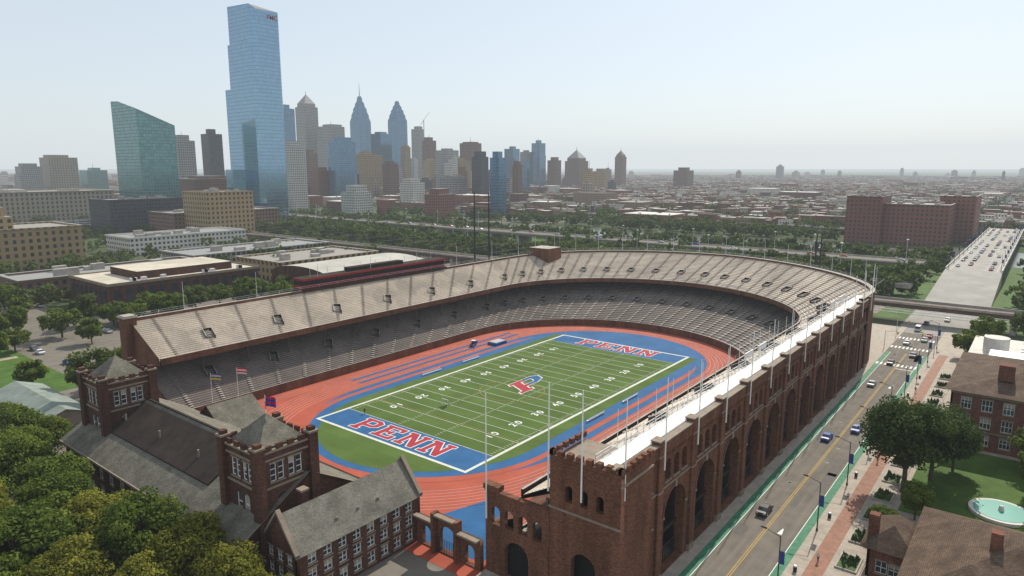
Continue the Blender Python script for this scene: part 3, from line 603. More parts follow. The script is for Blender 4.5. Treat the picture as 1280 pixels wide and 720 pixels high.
q.box(-20,25,203,231,13,16.5,0,1)
for k in range(14): q.box(-33+k*4.9,-30.5+k*4.9,195.85,195.99,4,10.5,3)
for k in range(8): q.box(-35.15,-35.01,199+k*4.9,201.5+k*4.9,4,10.5,3)
for k in range(9): xx=random.uniform(-33,30); q.box(xx,xx+2,198,200,13.01,14.6,4)
q.obj('brick_gymnasium_building',[BRICK2,mat('cream_roof',(.50,.45,.36),noise=.25,nscale=.1,detail=8),STONE,GLASSD,STEEL])
q=MB(); n_=14; A=[]
for i in range(n_+1):
    t=math.pi*i/n_; A.append((150+25-25*math.cos(t),9+5*math.sin(t)))
q.strip([(45,y,z) for y,z in A],[(112,y,z) for y,z in A],0); q.face([(45,y,z) for y,z in A],1); q.face([(112,y,z) for y,z in A],1); q.box(45,112,150.02,199.98,0,9,1); q.obj('barrel_roof_arena',[mat('white_membrane_roof',(.42,.40,.36),noise=.2,nscale=.1,detail=8),BRICK2])
bld('low_brick_building',-50,40,255,285,10,F_BROWN); bld('low_brick_building',60,130,215,260,10,F_TAN); bld('flat_roof_building',50,150,290,330,9,F_GREY)
bld('flat_roof_building',-130,-90,300,335,12,F_LIME); bld('white_shed',60,150,400,440,12,F_WHITE); bld('white_shed',-60,50,500,540,14,F_WHITE)
bld('brick_power_station',488,540,-52,-5,32,F_RED); bld('brick_power_station',480,520,-5,22,38,F_RED); bld('brick_power_station',530,580,-66,-40,38,F_RED)
bld('riverside_building',560,640,-160,-110,16,F_GREY); bld('riverside_building',480,560,-230,-130,14,F_BROWN); bld('riverside_building',300,340,-145,-110,14,F_RED)
for (x,y,n_c,z) in ((40,655,5,6),(-20,662,6,6),(150,700,6,6),(176,40,7,0),(188,160,6,0)):
    q=MB()
    for k in range(n_c):
        if z: bx=(x+k*26,x+k*26+25,y,y+3)
        else: bx=(x,x+3,y+k*26,y+k*26+25)
        q.box(*bx,z+.9,z+4,0); q.box(bx[0]+.2,bx[1]-.2,bx[2]+.2,bx[3]-.2,z+4,z+4.5,2)
        if z: q.box(bx[0]+1,bx[1]-1,y-.05,y-.01,z+2.3,z+3.2,1); q.box(bx[0]+2,bx[0]+6,y+.4,y+2.6,z,z+.9,3); q.box(bx[1]-6,bx[1]-2,y+.4,y+2.6,z,z+.9,3)
        else: q.box(x-.05,x-.01,bx[2]+1,bx[3]-1,z+2.3,z+3.2,1); q.box(x+.4,x+2.6,bx[2]+2,bx[2]+6,.05,.9,3); q.box(x+.4,x+2.6,bx[3]-6,bx[3]-2,.05,.9,3)
    q.obj('commuter_train',[STEEL,GLASSD,CONC,BLACKM])
q=MB(); q.box(-120,330,640,708,3,6)
for k in range(16): q.box(-110+k*28,-107+k*28,641,707,0,3)
q.obj('rail_embankment_viaduct',[mat('ballast_light',(.2,.17,.14),noise=.3,nscale=.2)])
def polytower(name,fp,ztop,m,extra=None,mats=None):
    q=MB(); n=len(fp)
    for i in range(n): j=(i+1)%n; q.face([(*fp[i],0),(*fp[j],0),(*fp[j],ztop[j]),(*fp[i],ztop[i])])
    q.face([(*fp[i],ztop[i]) for i in range(n)])
    if extra: extra(q)
    return q.obj(name,mats or [m])
cx,cy=202,680
polytower('green_glass_tower',[(cx-19,cy-28),(cx+21,cy-28),(cx+21,cy+30),(cx-19,cy+30),(cx-19,cy+12)],[124,108,118,134,133],F_GREEN)
cx,cy=298,604
def fx(q): 
    q.box(cx-16,cx+12,cy+24.05,cy+31,0,198); q.box(cx-16,cx+10,cy+31.05,cy+42,0,150); q.box(cx-26,cx-17.6,cy-4,cy+36,0,60)
o=polytower('glass_skyscraper',[(cx-13,cy-24),(cx+14,cy-24),(cx+18,cy-19),(cx+18,cy+24),(cx-17.5,cy+24),(cx-17.5,cy-18)],[231,231,232,238,238,236],F_FMC,fx)
text('FMC',7,cx+7,cy-24.15,224,0,REDP,.1,'tower_sign',parent=o,rx=R(90))
def spire(name,b0,b1,body,tip,dist,mast,m):
    x,y=cam_xy((b0+b1)/2,dist); w=dist*(b1-b0)/1000/1.4/2; z0=62+dist*body/1000; z1=62+dist*tip/1000; q=MB(); q.box(x-w,x+w,y-w,y+w,0,z0)
    hh=z1-z0; top=z1-(hh*.32 if mast else 0)
    lv=[1,.84,.66,.46,.26]; H=top-z0
    zs=[0,.22,.44,.64,.82,1]
    for i in range(5):
        ww=w*lv[i]; za=z0+H*zs[i]; zb=z0+H*zs[i+1]; wn=w*(lv[i+1] if i<4 else .03)
        zc=za+(zb-za)*.35
        q.box(x-ww+.1,x+ww-.1,y-ww+.1,y+ww-.1,za-.5,zc)
        c0=[(x-ww,y-ww,zc),(x+ww,y-ww,zc),(x+ww,y+ww,zc),(x-ww,y+ww,zc)]; c1=[(x-wn,y-wn,zb),(x+wn,y-wn,zb),(x+wn,y+wn,zb),(x-wn,y+wn,zb)]
        for j in range(4):
            kk=(j+1)%4; q.face([c0[j],c0[kk],c1[kk],c1[j]])
            mx=((c0[j][0]+c0[kk][0])/2,(c0[j][1]+c0[kk][1])/2); q.face([c0[j],c0[kk],(mx[0]*.97+x*.03,mx[1]*.97+y*.03,zb)])
    if mast: q.cyl(x,y,top-2,z1,w*.06,w*.015)
    q.obj(name,[m])
spire('spired_glass_skyscraper',-231,-202,62,119,1900,True,F_BLUE); spire('gabled_glass_skyscraper',-177,-150,64,94,1850,False,F_BLUE)
def sky(name,b0,b1,rise,dist,m,top=None,tiprise=0):
    w=dist*(b1-b0)/1000/1.4/2; x,y=cam_xy((b0+b1)/2,dist); h=62+dist*rise/1000
    q=MB(); q.box(x-w,x+w,y-w,y+w,0,h)
    if top=='pyr':
        zt=62+dist*tiprise/1000; q.box(x-w*.8,x+w*.8,y-w*.8,y+w*.8,h,h+(zt-h)*.25); hb=h+(zt-h)*.25
        c=[(x-w*.8,y-w*.8,hb),(x+w*.8,y-w*.8,hb),(x+w*.8,y+w*.8,hb),(x-w*.8,y+w*.8,hb)]
        for i in range(4): q.face([c[i],c[(i+1)%4],(x,y,zt)])
        q.cyl(x,y,zt-1,zt+8,.8,.3)
    else:
        a=random.uniform(.4,.75)*w; ox=random.uniform(-.2,.2)*w; q.box(x-a+ox,x+a+ox,y-a,y+a,h,h+random.uniform(3,9),0)
        if random.random()<.35 and h>60: q.box(x-w*1.25,x+w*.9,y-w*1.2,y+w*.8,0,h*random.uniform(.5,.8))
        if random.random()<.4: q.cyl(x,y,h,h+random.uniform(12,25),.7,.2)
    q.obj(name,[m])
T=[('office_tower',-491,-456,38.7,1100,F_GREY),('office_tower',-445,-416,47.8,1150,F_DARK),('glass_office_tower',-335,-310,83,1500,F_BLUE),
('office_tower',-278,-240,58,1700,F_GREY),('apartment_tower',-335,-297,30.7,1000,F_WHITE),('glass_office_tower',-263,-225,37.5,1250,F_BLUE),
('office_tower',-202,-173,48,1700,F_BLUE),('office_tower',-144,-126,54.6,2000,F_GREY),('office_tower',-129,-109,38.7,1800,F_BROWN),('apartment_tower',-110,-77,25,1500,F_GREY),
('office_tower',-75,-44,35,1700,F_BROWN),('office_tower',-58,-34,16,1200,F_DARK),('glass_apartment_tower',-32,-9,14.8,900,F_BLUE),('glass_apartment_tower',-11,11,27,1900,F_BLUE),
('apartment_tower',11.5,28,22.7,2000,F_GREY),('glass_apartment_tower',28,48,35,2000,F_BLUE),('apartment_tower',51,71,11,1900,F_BROWN),('apartment_tower',118,141,-4.5,1900,F_TAN),
('apartment_tower',233,263,-3.4,2000,F_BROWN),('apartment_tower',381,393,2.3,3500,F_GREY),('brick_office_building',-293,-262,-3.4,1250,F_RED),('office_building',-231,-187,19,1450,F_TAN),
('office_building',-187,-164,5.7,1300,F_BROWN),('white_office_building',-162,-127,-20,1050,F_WHITE),('brick_office_building',-127,-83,-37,850,F_RED),('office_building',-104,-66,-13.6,1200,F_GREY),
('white_office_building',-248,-204,-34,900,F_WHITE),('office_building',-679,-628,14.8,1500,F_LIME),('office_building',-716,-680,2.3,1400,F_GREY),('glass_office_building',-624,-586,-3,1600,F_GREEN),
('office_building',-487,-404,-15,900,F_BROWN),('office_building',-92,-60,11,1500,F_TAN),('apartment_tower',-160,-146,30,1750,F_TAN),('apartment_tower',-300,-280,20,1500,F_BROWN)]
for nme,b0,b1,r_,ds,m in T: sky(nme,b0,b1,r_,ds,m)
sky('pyramid_topped_tower',-308,-277,85,1750,F_GREY,'pyr',103); sky('hotel_tower',76,110,10,2100,F_BROWN,'pyr',26); sky('hotel_tower',148,165,16,2200,F_BROWN,'pyr',25)
for k in range(90):
    b=random.gauss(-110,130)
    if b<-400 or b>160: continue
    w=random.uniform(8,22); ds=random.uniform(1250,2300); sky('city_building',b,b+w,random.uniform(-22,16)-(abs(b+120)*.06),ds,random.choice([F_GREY,F_BROWN,F_TAN,F_WHITE,F_DARK,F_RED,F_LIME,F_BLUE]))
for k in range(40):
    b=random.uniform(-760,900); sky('distant_building',b,b+random.uniform(5,12),random.uniform(-9,-1),random.uniform(2800,6000),random.choice([F_GREY,F_WHITE,F_BROWN,F_LIME]))
x,y=cam_xy(-126,1900); q=MB(); q.box(x-.8,x+.8,y-.8,y+.8,0,190); q.tube((x-6,y+6,178),(x+12,y-10,212),.8,.5); q.obj('tower_crane',[STEEL])
# ---------------------------------------------------------------- river, bridge, viaducts
WATER=mat('river_water',(.09,.095,.07),rough=.2,spec=.5,noise=.1,nscale=.02)
sheet('riverbank_ground',164,385,-1200,700,-.04,GRASS)
q=MB(); pts=[(-2500,1900),(-900,1500),(100,900),(330,500),(380,200),(380,-300),(310,-900),(100,-2500)]
q.strip([(x,y,-.01) for x,y in pts],[(x+95,y+20,-.01) for x,y in pts]); q.obj('river_water',[WATER])
br=empty('concrete_road_bridge')
q=MB(); q.face([(215,-98,0),(290,-98,7),(290,-72,7),(215,-72,0)],0); q.box(290,620,-98,-72,6,7,1,0); q.face([(215,-98,0),(290,-98,7),(290,-98,0)],1); q.face([(215,-72,0),(290,-72,7),(290,-72,0)],1)
for y in (-98,-72.4): q.box(290,620,y,y+.4,7,8.1,2)
for k in range(7): q.box(310+k*45,314+k*45,-95,-75,-.1,6,1)
for k in range(27):
    for y in (-79.2,-90.2): q.box(294+k*12,298+k*12,y,y+.2,7.0,7.03,3)
q.box(290,620,-85.1,-84.9,7,7.03,4)
for y in (-95.5,-74.6): q.box(290,620,y,y+.15,7,7.03,3)
q.obj('deck',[mat('bridge_deck_concrete',(.27,.255,.23),noise=.2,nscale=.1,detail=8),CONC,CONCL,WHITE,YEL],br)
sheet('approach_road',140,216,-98,-72,.006,mat('approach_paving',(.24,.225,.2),noise=.2,nscale=.2))
def viaduct(name,x0,y0,x1,y1,w,z,m,step=25,rail=True):
    F,u,nn,L,P=wframe((x0,y0),(x1,y1)); q=MB(); q.fbox(F,0,L,z-1.6,z,-w/2,w/2,0); q.fbox(F,0,L,z,z+.9,w/2,w/2+.35,1); q.fbox(F,0,L,z,z+.9,-w/2-.35,-w/2,1)
    k=5
    while k<L:
        if not (-101<(P+u*k).y<-70): q.fbox(F,k,k+2,-.1,z-1.6,-w/2+.6,w/2-.6,1)
        k+=step
    q.obj(name,[m,CONC])
viaduct('rail_viaduct',163,420,163,-420,9,7.5,mat('ballast_rust',(.12,.08,.06),noise=.3,nscale=.4),18)
viaduct('elevated_expressway',325,900,300,-60,20,8,ASPH,30); viaduct('elevated_expressway',250,700,225,-65,8,6,CONC,30); viaduct('far_bank_expressway',640,700,500,-400,18,5,ASPH,30)
q=MB()
for k in range(6): q.box(178+k*6,178.15+k*6,-400,600,.0,.15,0); q.box(179.4+k*6,179.55+k*6,-400,600,.0,.15,0)
q.obj('railway_tracks',[STEEL]); sheet('rail_yard_ground',172,216,-60,600,-.02,mat('ballast',(.16,.135,.11),noise=.25,nscale=.3))
q=MB()
for k in range(24):
    y=-55+k*27
    for x in (174,214): q.cyl(x,y,0,10,.18,.12,n=6)
    q.box(174,214,y-.1,y+.1,9,9.3)
for k in range(20): 
    x=-110+k*22
    for y in (642,706): q.cyl(x,y,6,15,.3,.2,n=6)
    q.box(x-.15,x+.15,642,706,14,14.4)
for x in (180,192,204): q.box(x,x+.06,-55,570,8.2,8.26)
q.obj('catenary_masts',[mat('mast_steel',(.14,.13,.12))])
for (x0_,x1_,y0_,y1_) in ((-80,-45,110,330),(110,600,330,346)): sheet('campus_road',x0_,x1_,y0_,y1_,-.005,ASPH)
sheet('lawn_ground',-160,-80,100,300,-.01,GRASS); sheet('park_sports_field',255,300,190,330,.0,mat('sports_field_grass',(.12,.18,.065),noise=.1,nscale=.05))
sheet('lawn_ground',-78,110,78,150,-.015,GRASS)
q=MB()
for a_ in ((-150,-82,150,153),(-120,-117,125,240),(-103,-100,100,150)): rct(q,*a_,.0)
q.obj('garden_path',[PAVE])
def tintmat(name,cols,rough=.95):
    m=bpy.data.materials.new(name); m.use_nodes=True; q=NB(m); b=q.N['Principled BSDF']; at=q.n('ShaderNodeAttribute',attribute_name='tint'); r=q.n('ShaderNodeValToRGB'); r.color_ramp.interpolation='CONSTANT'
    els=r.color_ramp.elements
    while len(els)<len(cols): els.new(.5)
    for i,c in enumerate(cols): els[i].position=i/len(cols); els[i].color=(*c,1)
    q.L.new(at.outputs['Fac'],r.inputs['Fac'])
    g=q.n('ShaderNodeNewGeometry'); sp=q.n('ShaderNodeSeparateXYZ'); q.L.new(g.outputs['Position'],sp.inputs[0]); sn=q.n('ShaderNodeSeparateXYZ'); q.L.new(g.outputs['True Normal'],sn.inputs[0])
    wz=q.math('LESS_THAN',q.math('FRACT',q.math('DIVIDE',sp.outputs[2],3.3)),.5); wh=q.math('LESS_THAN',q.math('FRACT',q.math('DIVIDE',q.math('ADD',sp.outputs[0],sp.outputs[1]),2.7)),.42)
    mk=q.math('MULTIPLY',q.math('MULTIPLY',wz,wh),q.math('LESS_THAN',sn.outputs[2],.5))
    q.L.new(q.mix(mk,r.outputs['Color'],(.05,.05,.055,1)),b.inputs['Base Color']); b.inputs['Roughness'].default_value=rough; b.inputs['Specular IOR Level'].default_value=.1; return m
HW=tintmat('rowhouse_walls',[(.24,.10,.07),(.32,.22,.15),(.46,.41,.35),(.18,.09,.07),(.27,.13,.085),(.58,.55,.5)]); HR=tintmat('rowhouse_roofs',[(.33,.31,.29),(.10,.09,.085),(.62,.6,.56),(.22,.17,.14),(.42,.38,.34)])
q=MB(); tint=[]
def rbox(x0,x1,y0,y1,h):
    q.box(x0,x1,y0,y1,0,h,0,1); t=random.random(); tint.extend([t,random.random()]+[t]*4)
    if random.random()<.5:
        cx=random.uniform(x0,x1-2); cy=random.uniform(y0,max(y0+.1,y1-2)); q.box(cx,cx+2,cy,cy+2,h,h+2,0,0); tint.extend([t]*6)
def vis(x,y):
    X=.617*(x+153.5)-.787*(y+114.1); Y=.787*(x+153.5)+.617*(y+114.1)
    return X/Y if Y>0 else 9, Y
for bx in range(560,5200,60):
    for by in range(-4200,3600,130):
        t_,Y=vis(bx,by)
        if Y<620 or Y>5200 or t_>1.0 or t_<-.2: continue
        if Y>3400 and random.random()<.4: continue
        if random.random()<.05: continue
        if by>900 and Y<2400 and t_<-.05: continue
        if random.random()<.12: rbox(bx,bx+42,by,by+random.uniform(30,70),random.uniform(9,20)); continue
        for side in (0,26):
            yy=by
            while yy<by+108:
                l=random.choice([6,12,18])
                if random.random()<.88: rbox(bx+side,bx+side+random.uniform(9,14),yy,yy+l-.4,random.uniform(7.5,13))
                yy+=l+(random.random()<.2)*8
for k in range(900):
    b=random.uniform(-850,60); ds=random.uniform(900,5000); x,y=cam_xy(b,ds); w=random.uniform(12,45); l=random.uniform(12,60)
    if -360<b<-250 and ds<1000: continue
    rbox(x,x+w,y,y+l,random.uniform(8,24) if ds<2500 else random.uniform(8,30))
o=q.obj('distant_rowhouses',[HW,HR]); at=o.data.attributes.new('tint','FLOAT','FACE'); at.data.foreach_set('value',tint)
# ---------------------------------------------------------------- trees
def leafmat(name,c1,c2):
    m=bpy.data.materials.new(name); m.use_nodes=True; q=NB(m); b=q.N['Principled BSDF']; out=q.N['Material Output']
    at=q.n('ShaderNodeAttribute',attribute_name='tint'); oi=q.n('ShaderNodeObjectInfo')
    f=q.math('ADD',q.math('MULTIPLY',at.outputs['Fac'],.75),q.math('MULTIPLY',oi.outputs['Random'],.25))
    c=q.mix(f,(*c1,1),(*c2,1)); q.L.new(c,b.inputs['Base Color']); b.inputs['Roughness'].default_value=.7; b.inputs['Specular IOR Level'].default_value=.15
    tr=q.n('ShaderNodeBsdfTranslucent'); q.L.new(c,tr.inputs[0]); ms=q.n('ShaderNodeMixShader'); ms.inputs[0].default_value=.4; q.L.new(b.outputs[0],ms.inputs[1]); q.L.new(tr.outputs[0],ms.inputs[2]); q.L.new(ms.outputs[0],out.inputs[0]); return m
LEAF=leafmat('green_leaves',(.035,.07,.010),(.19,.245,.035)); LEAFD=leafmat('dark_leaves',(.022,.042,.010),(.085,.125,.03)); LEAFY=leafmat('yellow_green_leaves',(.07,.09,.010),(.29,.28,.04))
LEAFM=leafmat('mid_leaves',(.035,.06,.013),(.13,.17,.04))
BARK=mat('bark',(.09,.07,.05),noise=.3,nscale=3)
def crown(H,Rr,ncl,nl,ls,seed,base=.3):
    r=np.random.default_rng(seed); V=[];T=[]
    cs=[]
    for i in range(ncl):
        d=r.normal(size=3); d/=np.linalg.norm(d); rad=r.uniform(.45,1)**.6
        cz=H*(base+1)/2; hz=H*(1-base)/2
        c=np.array([d[0]*Rr*rad*.85,d[1]*Rr*rad*.85,cz+d[2]*hz*rad*.85]); cs.append(c)
        cr=Rr*r.uniform(.2,.36); tn=r.uniform(0,1)
        p=r.normal(size=(nl,3)); p/=np.linalg.norm(p,axis=1)[:,None]; p=p*(r.uniform(.35,1,size=(nl,1))**.5)*cr; p[:,2]*=.75; P=c+p
        n=p/cr+r.normal(size=(nl,3))*.6+np.array([0,0,.4]); n/=np.linalg.norm(n,axis=1)[:,None]
        a=np.cross(n,r.normal(size=(nl,3))); a/=np.linalg.norm(a,axis=1)[:,None]; b=np.cross(n,a)
        s=ls*r.uniform(.6,1.3,size=(nl,1)); a=a*s; b=b*s*.7
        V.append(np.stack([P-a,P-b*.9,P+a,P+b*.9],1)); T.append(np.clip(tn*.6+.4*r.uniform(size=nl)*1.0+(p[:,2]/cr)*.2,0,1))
    return np.concatenate(V),np.concatenate(T),cs
def quads_obj(name,Q,T,mats,extra=None):
    n=len(Q); me=bpy.data.meshes.new(name); ev,ef=([],[]) if extra is None else (extra.v,extra.f)
    if extra is None:
        me.vertices.add(4*n); me.vertices.foreach_set('co',Q.reshape(-1)); me.loops.add(4*n); me.loops.foreach_set('vertex_index',np.arange(4*n,dtype=np.int32)); me.polygons.add(n)
        me.polygons.foreach_set('loop_start',np.arange(0,4*n,4,dtype=np.int32)); me.update(calc_edges=True)
        tt=T
    else:
        vs=Q.reshape(-1,3).tolist(); fs=np.arange(4*n).reshape(-1,4).tolist(); off=len(vs)
        me.from_pydata(vs+[tuple(v) for v in ev],[],fs+[tuple(i+off for i in f) for f in ef]); tt=np.concatenate([T,np.zeros(len(ef))])
        me.polygons.foreach_set('material_index',[0]*n+[1]*len(ef))
    for m in mats: me.materials.append(m)
    at=me.attributes.new('tint','FLOAT','FACE'); at.data.foreach_set('value',tt.astype(np.float32)); me.update()
    return me
def tree_mesh(name,H,Rr,ncl,nl,ls,seed,leaf,base=.3):
    Q,T,cs=crown(H,Rr,ncl,nl,ls,seed,base); b=MB(); b.tube((0,0,-.1),(0,0,H*.45),H*.028,H*.018,8)
    b.tube((0,0,H*.45),(.3,.2,H*.8),H*.018,H*.006,6)
    for c in cs[::3]: 
        s=Vector((0,0,H*random.uniform(.28,.5))); b.tube(s,Vector(c),H*.01,H*.003,5)
    return quads_obj(name,Q,T,[leaf,BARK],extra=b)
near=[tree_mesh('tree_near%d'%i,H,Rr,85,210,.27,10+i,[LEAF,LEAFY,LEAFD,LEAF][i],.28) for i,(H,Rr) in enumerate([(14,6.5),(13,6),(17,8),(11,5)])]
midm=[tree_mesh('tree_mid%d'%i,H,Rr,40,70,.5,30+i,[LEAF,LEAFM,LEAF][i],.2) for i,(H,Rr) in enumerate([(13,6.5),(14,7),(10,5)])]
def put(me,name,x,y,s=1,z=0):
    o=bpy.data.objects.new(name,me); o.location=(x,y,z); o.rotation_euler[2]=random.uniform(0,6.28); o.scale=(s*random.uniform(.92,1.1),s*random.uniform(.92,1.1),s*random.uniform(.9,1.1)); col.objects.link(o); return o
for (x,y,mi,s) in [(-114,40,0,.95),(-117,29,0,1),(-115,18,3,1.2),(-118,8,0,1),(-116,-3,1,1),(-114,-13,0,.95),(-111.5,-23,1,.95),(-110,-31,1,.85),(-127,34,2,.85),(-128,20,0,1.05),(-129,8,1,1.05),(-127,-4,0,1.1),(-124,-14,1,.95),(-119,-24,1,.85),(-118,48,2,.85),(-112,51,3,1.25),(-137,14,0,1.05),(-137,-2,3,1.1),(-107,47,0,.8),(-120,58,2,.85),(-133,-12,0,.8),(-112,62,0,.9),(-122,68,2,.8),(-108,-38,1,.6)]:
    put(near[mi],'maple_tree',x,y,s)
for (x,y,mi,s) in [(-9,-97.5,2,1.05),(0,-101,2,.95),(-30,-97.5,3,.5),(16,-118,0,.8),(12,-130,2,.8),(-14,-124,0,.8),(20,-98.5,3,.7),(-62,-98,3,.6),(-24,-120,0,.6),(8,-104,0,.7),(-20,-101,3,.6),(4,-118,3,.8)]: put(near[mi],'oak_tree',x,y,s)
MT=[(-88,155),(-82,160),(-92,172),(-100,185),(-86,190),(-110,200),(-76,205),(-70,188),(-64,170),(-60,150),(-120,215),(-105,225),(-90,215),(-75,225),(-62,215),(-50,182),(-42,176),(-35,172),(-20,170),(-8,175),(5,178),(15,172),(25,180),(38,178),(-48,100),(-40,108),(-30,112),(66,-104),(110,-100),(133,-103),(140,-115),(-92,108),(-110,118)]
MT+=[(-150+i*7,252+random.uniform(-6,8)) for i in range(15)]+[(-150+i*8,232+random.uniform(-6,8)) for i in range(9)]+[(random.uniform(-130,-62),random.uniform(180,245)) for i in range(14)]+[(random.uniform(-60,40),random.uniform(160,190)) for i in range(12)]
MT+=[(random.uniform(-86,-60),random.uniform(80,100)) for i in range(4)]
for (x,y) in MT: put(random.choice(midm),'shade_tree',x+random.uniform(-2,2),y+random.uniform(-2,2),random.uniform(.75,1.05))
prot=[]
for i in range(6):
    Q,T_,_=crown(random.uniform(9,12),random.uniform(4.5,6),12,12,1.05,60+i,.05); prot.append((Q,T_))
def mass(name,P,leaf,smin=.7,smax=1.2):
    Qs=[];Ts=[]
    for x,y in P:
        Q,T_=prot[random.randrange(6)]; s=random.uniform(smin,smax); a=random.uniform(0,6.28); M=np.array([[math.cos(a),-math.sin(a),0],[math.sin(a),math.cos(a),0],[0,0,1]])
        Qs.append(Q@M.T*s+np.array([x,y,0])); Ts.append(np.clip(T_*.6+random.uniform(0,.4),0,1))
    me=quads_obj(name,np.concatenate(Qs),np.concatenate(Ts),[leaf]); o=bpy.data.objects.new(name,me); col.objects.link(o)
P=[]
for k in range(1500):
    x=random.uniform(222,376); y=random.uniform(-66,640)
    if 250<x<305 and 185<y<335: continue
    if 286<x<342 and random.random()<.7: continue
    P.append((x,y))
for k in range(200): P.append((random.uniform(215,232),random.uniform(-60,500)))
for k in range(420):
    x=random.uniform(170,374); y=random.uniform(-600,-106)
    if 298<x<342 and -147<y<-98: continue
    P.append((x,y))
mass('riverside_trees',P,LEAFM)
P=[]
for k in range(5000):
    b=random.uniform(-60,980); ds=620*(8**random.random()); x,y=cam_xy(b,ds)
    if x<478 or (-105<y<-66 and x<640): continue
    if 478<x<585 and -70<y<25: continue
    P.append((x,y))
for k in range(250): 
    x=random.uniform(476,486); y=random.uniform(-600,600)
    if not(-105<y<25): P.append((x,y))
mass('distant_trees',P,LEAFM,.6,1.15)
P=[]
for k in range(1800):
    b=random.uniform(-900,-60); ds=random.uniform(430,2600); x,y=cam_xy(b,ds)
    if x<110 and y<560 and x>-70: continue
    if 110<x<300 and 470<y<710 : continue
    if x<330 and 636<y<712: continue
    if x<230 and 810<y<900: continue
    P.append((x,y))
for k in range(260):
    x=random.uniform(-70,165); y=random.choice([random.uniform(340,372),random.uniform(430,495),random.uniform(286,292),random.uniform(240,254),random.uniform(545,600)]); P.append((x,y))
mass('distant_trees',P,LEAFM,.6,1.05)
# ---------------------------------------------------------------- vehicles
def carmesh(nm,c,L=4.5,H=1.45,Wd=1.8,van=False):
    b=MB(); w=Wd/2
    prof=[(-L/2,.35),(-L/2,.8),(-L/2+.15,.92),(-L*.27,.98),(-L*.13,H-.02),(L*.2,H),(L*.36,1.0),(L/2-.05,.92),(L/2,.6),(L/2,.35)] if not van else [(-L/2,.35),(-L/2,1.0),(-L*.4,1.15),(-L*.3,H),(L*.46,H),(L/2,1.2),(L/2,.35)]
    def wy(z): return w if z<1 else w*.8+ (w*.2)*max(0,(1.1-z))
    Lp=[(x,-wy(z),z) for x,z in prof]; Rp=[(x,wy(z),z) for x,z in prof]
    b.face(Lp,0); b.face(Rp[::-1],0)
    for i in range(len(prof)):
        j=(i+1)%len(prof); sl=(prof[i][1]>.95 or prof[j][1]>.95) and abs(prof[j][1]-prof[i][1])>.3 and max(prof[i][1],prof[j][1])>1.2
        b.face([Lp[i],Lp[j],Rp[j],Rp[i]],1 if sl else 0)
    for s_ in (-1,1):
        z1=H-.1
        y1=s_*(wy(H-.1)+.02); y0=s_*(wy(1.02)+.02)
        b.face([(-L*.22,y0,1.02),(L*.3,y0,1.02),(L*.19,y1,z1),(-L*.12,y1,z1)],1)
        b.box(L/2-.02,L/2+.02,s_*w*.7-.18,s_*w*.7+.18,.65,.85,3); b.box(-L/2-.02,-L/2+.02,s_*w*.7-.18,s_*w*.7+.18,.65,.85,3)
        for xx in (-L*.31,L*.31):
            b.tube((xx,s_*(w-.22),.33),(xx,s_*(w+.03),.33),.33,.33,12,2); b.tube((xx,s_*(w+.0),.33),(xx,s_*(w+.05),.33),.18,.18,8,3)
    o=b.obj(nm,[mat(nm+'_paint',c,rough=.3,spec=.6),GLASSD,BLACKM,STEEL]); me=o.data; bpy.data.objects.remove(o); return me
CM={k:carmesh('car_'+k,c) for k,c in dict(blue=(.02,.07,.35),black=(.015,.015,.018),white=(.7,.7,.7),silver=(.35,.36,.37),red=(.35,.02,.02),grey=(.1,.1,.11)).items()}
VAN=carmesh('van',(.7,.7,.7),5.2,2.1,2.0,True)
def car(k,x,y,rz=0,z=.02,name='car'):
    o=bpy.data.objects.new(name,VAN if k=='van' else CM[k]); o.location=(x,y,z); o.rotation_euler[2]=rz; col.objects.link(o)
pi=math.pi
for k,x,y,r_ in [('blue',9.6,-79.1,pi),('blue',19,-83.4,0),('black',-34,-79,pi),('white',-64,-79.3,pi),('silver',60,-79,pi),('black',88,-79.2,pi),('grey',102,-83.5,0),('white',120,-79,pi),('red',136,-84,0),('van',146,-79,pi),('silver',128,-83.5,0),('black',160,-80,pi),('white',172,-86,0),('silver',121,-110,pi/2),('grey',118,-128,-pi/2)]: car(k,x,y,r_)
for k in range(60): 
    ln=random.choice([-76.5,-81.8,-87.5,-92.5]); car(random.choice(list(CM)),296+k*5.3+random.uniform(0,3),ln,pi if ln>-85 else 0,7.02)
for k in range(30): car(random.choice(list(CM)),-78+random.choice([3,30])+random.uniform(-1,1),115+k*7,pi/2,.0)
for k in range(30): y=-50+k*25+random.uniform(0,10); car(random.choice(list(CM)),300+(y+60)*25/960+random.choice([-6,-2.5,3,6.5]),y,pi/2,8.02)
q=MB(); q.box(-1.5,1.5,-.7,.7,.35,.8,0); q.box(-1.5,-.2,-.72,.72,.8,1.0,1); q.box(-.1,1.2,-.7,.7,1.9,2.0,2)
for x in (-.1,1.15):
    for y in (-.65,.65): q.cyl(x,y,.8,1.9,.04,mi=1)
for x in (-1,1):
    for s_ in (-1,1): q.tube((x,s_*.55,.28),(x,s_*.78,.28),.28,.28,10,1)
q.box(1.5,2.6,-1,1,.5,1.5,0); q.box(.2,.7,-.6,.6,.8,1.3,1)
q.obj('utility_cart',[mat('cart_blue',(.05,.15,.4)),BLACKM,WHITE],loc=(22,41,.05),rz=.4)
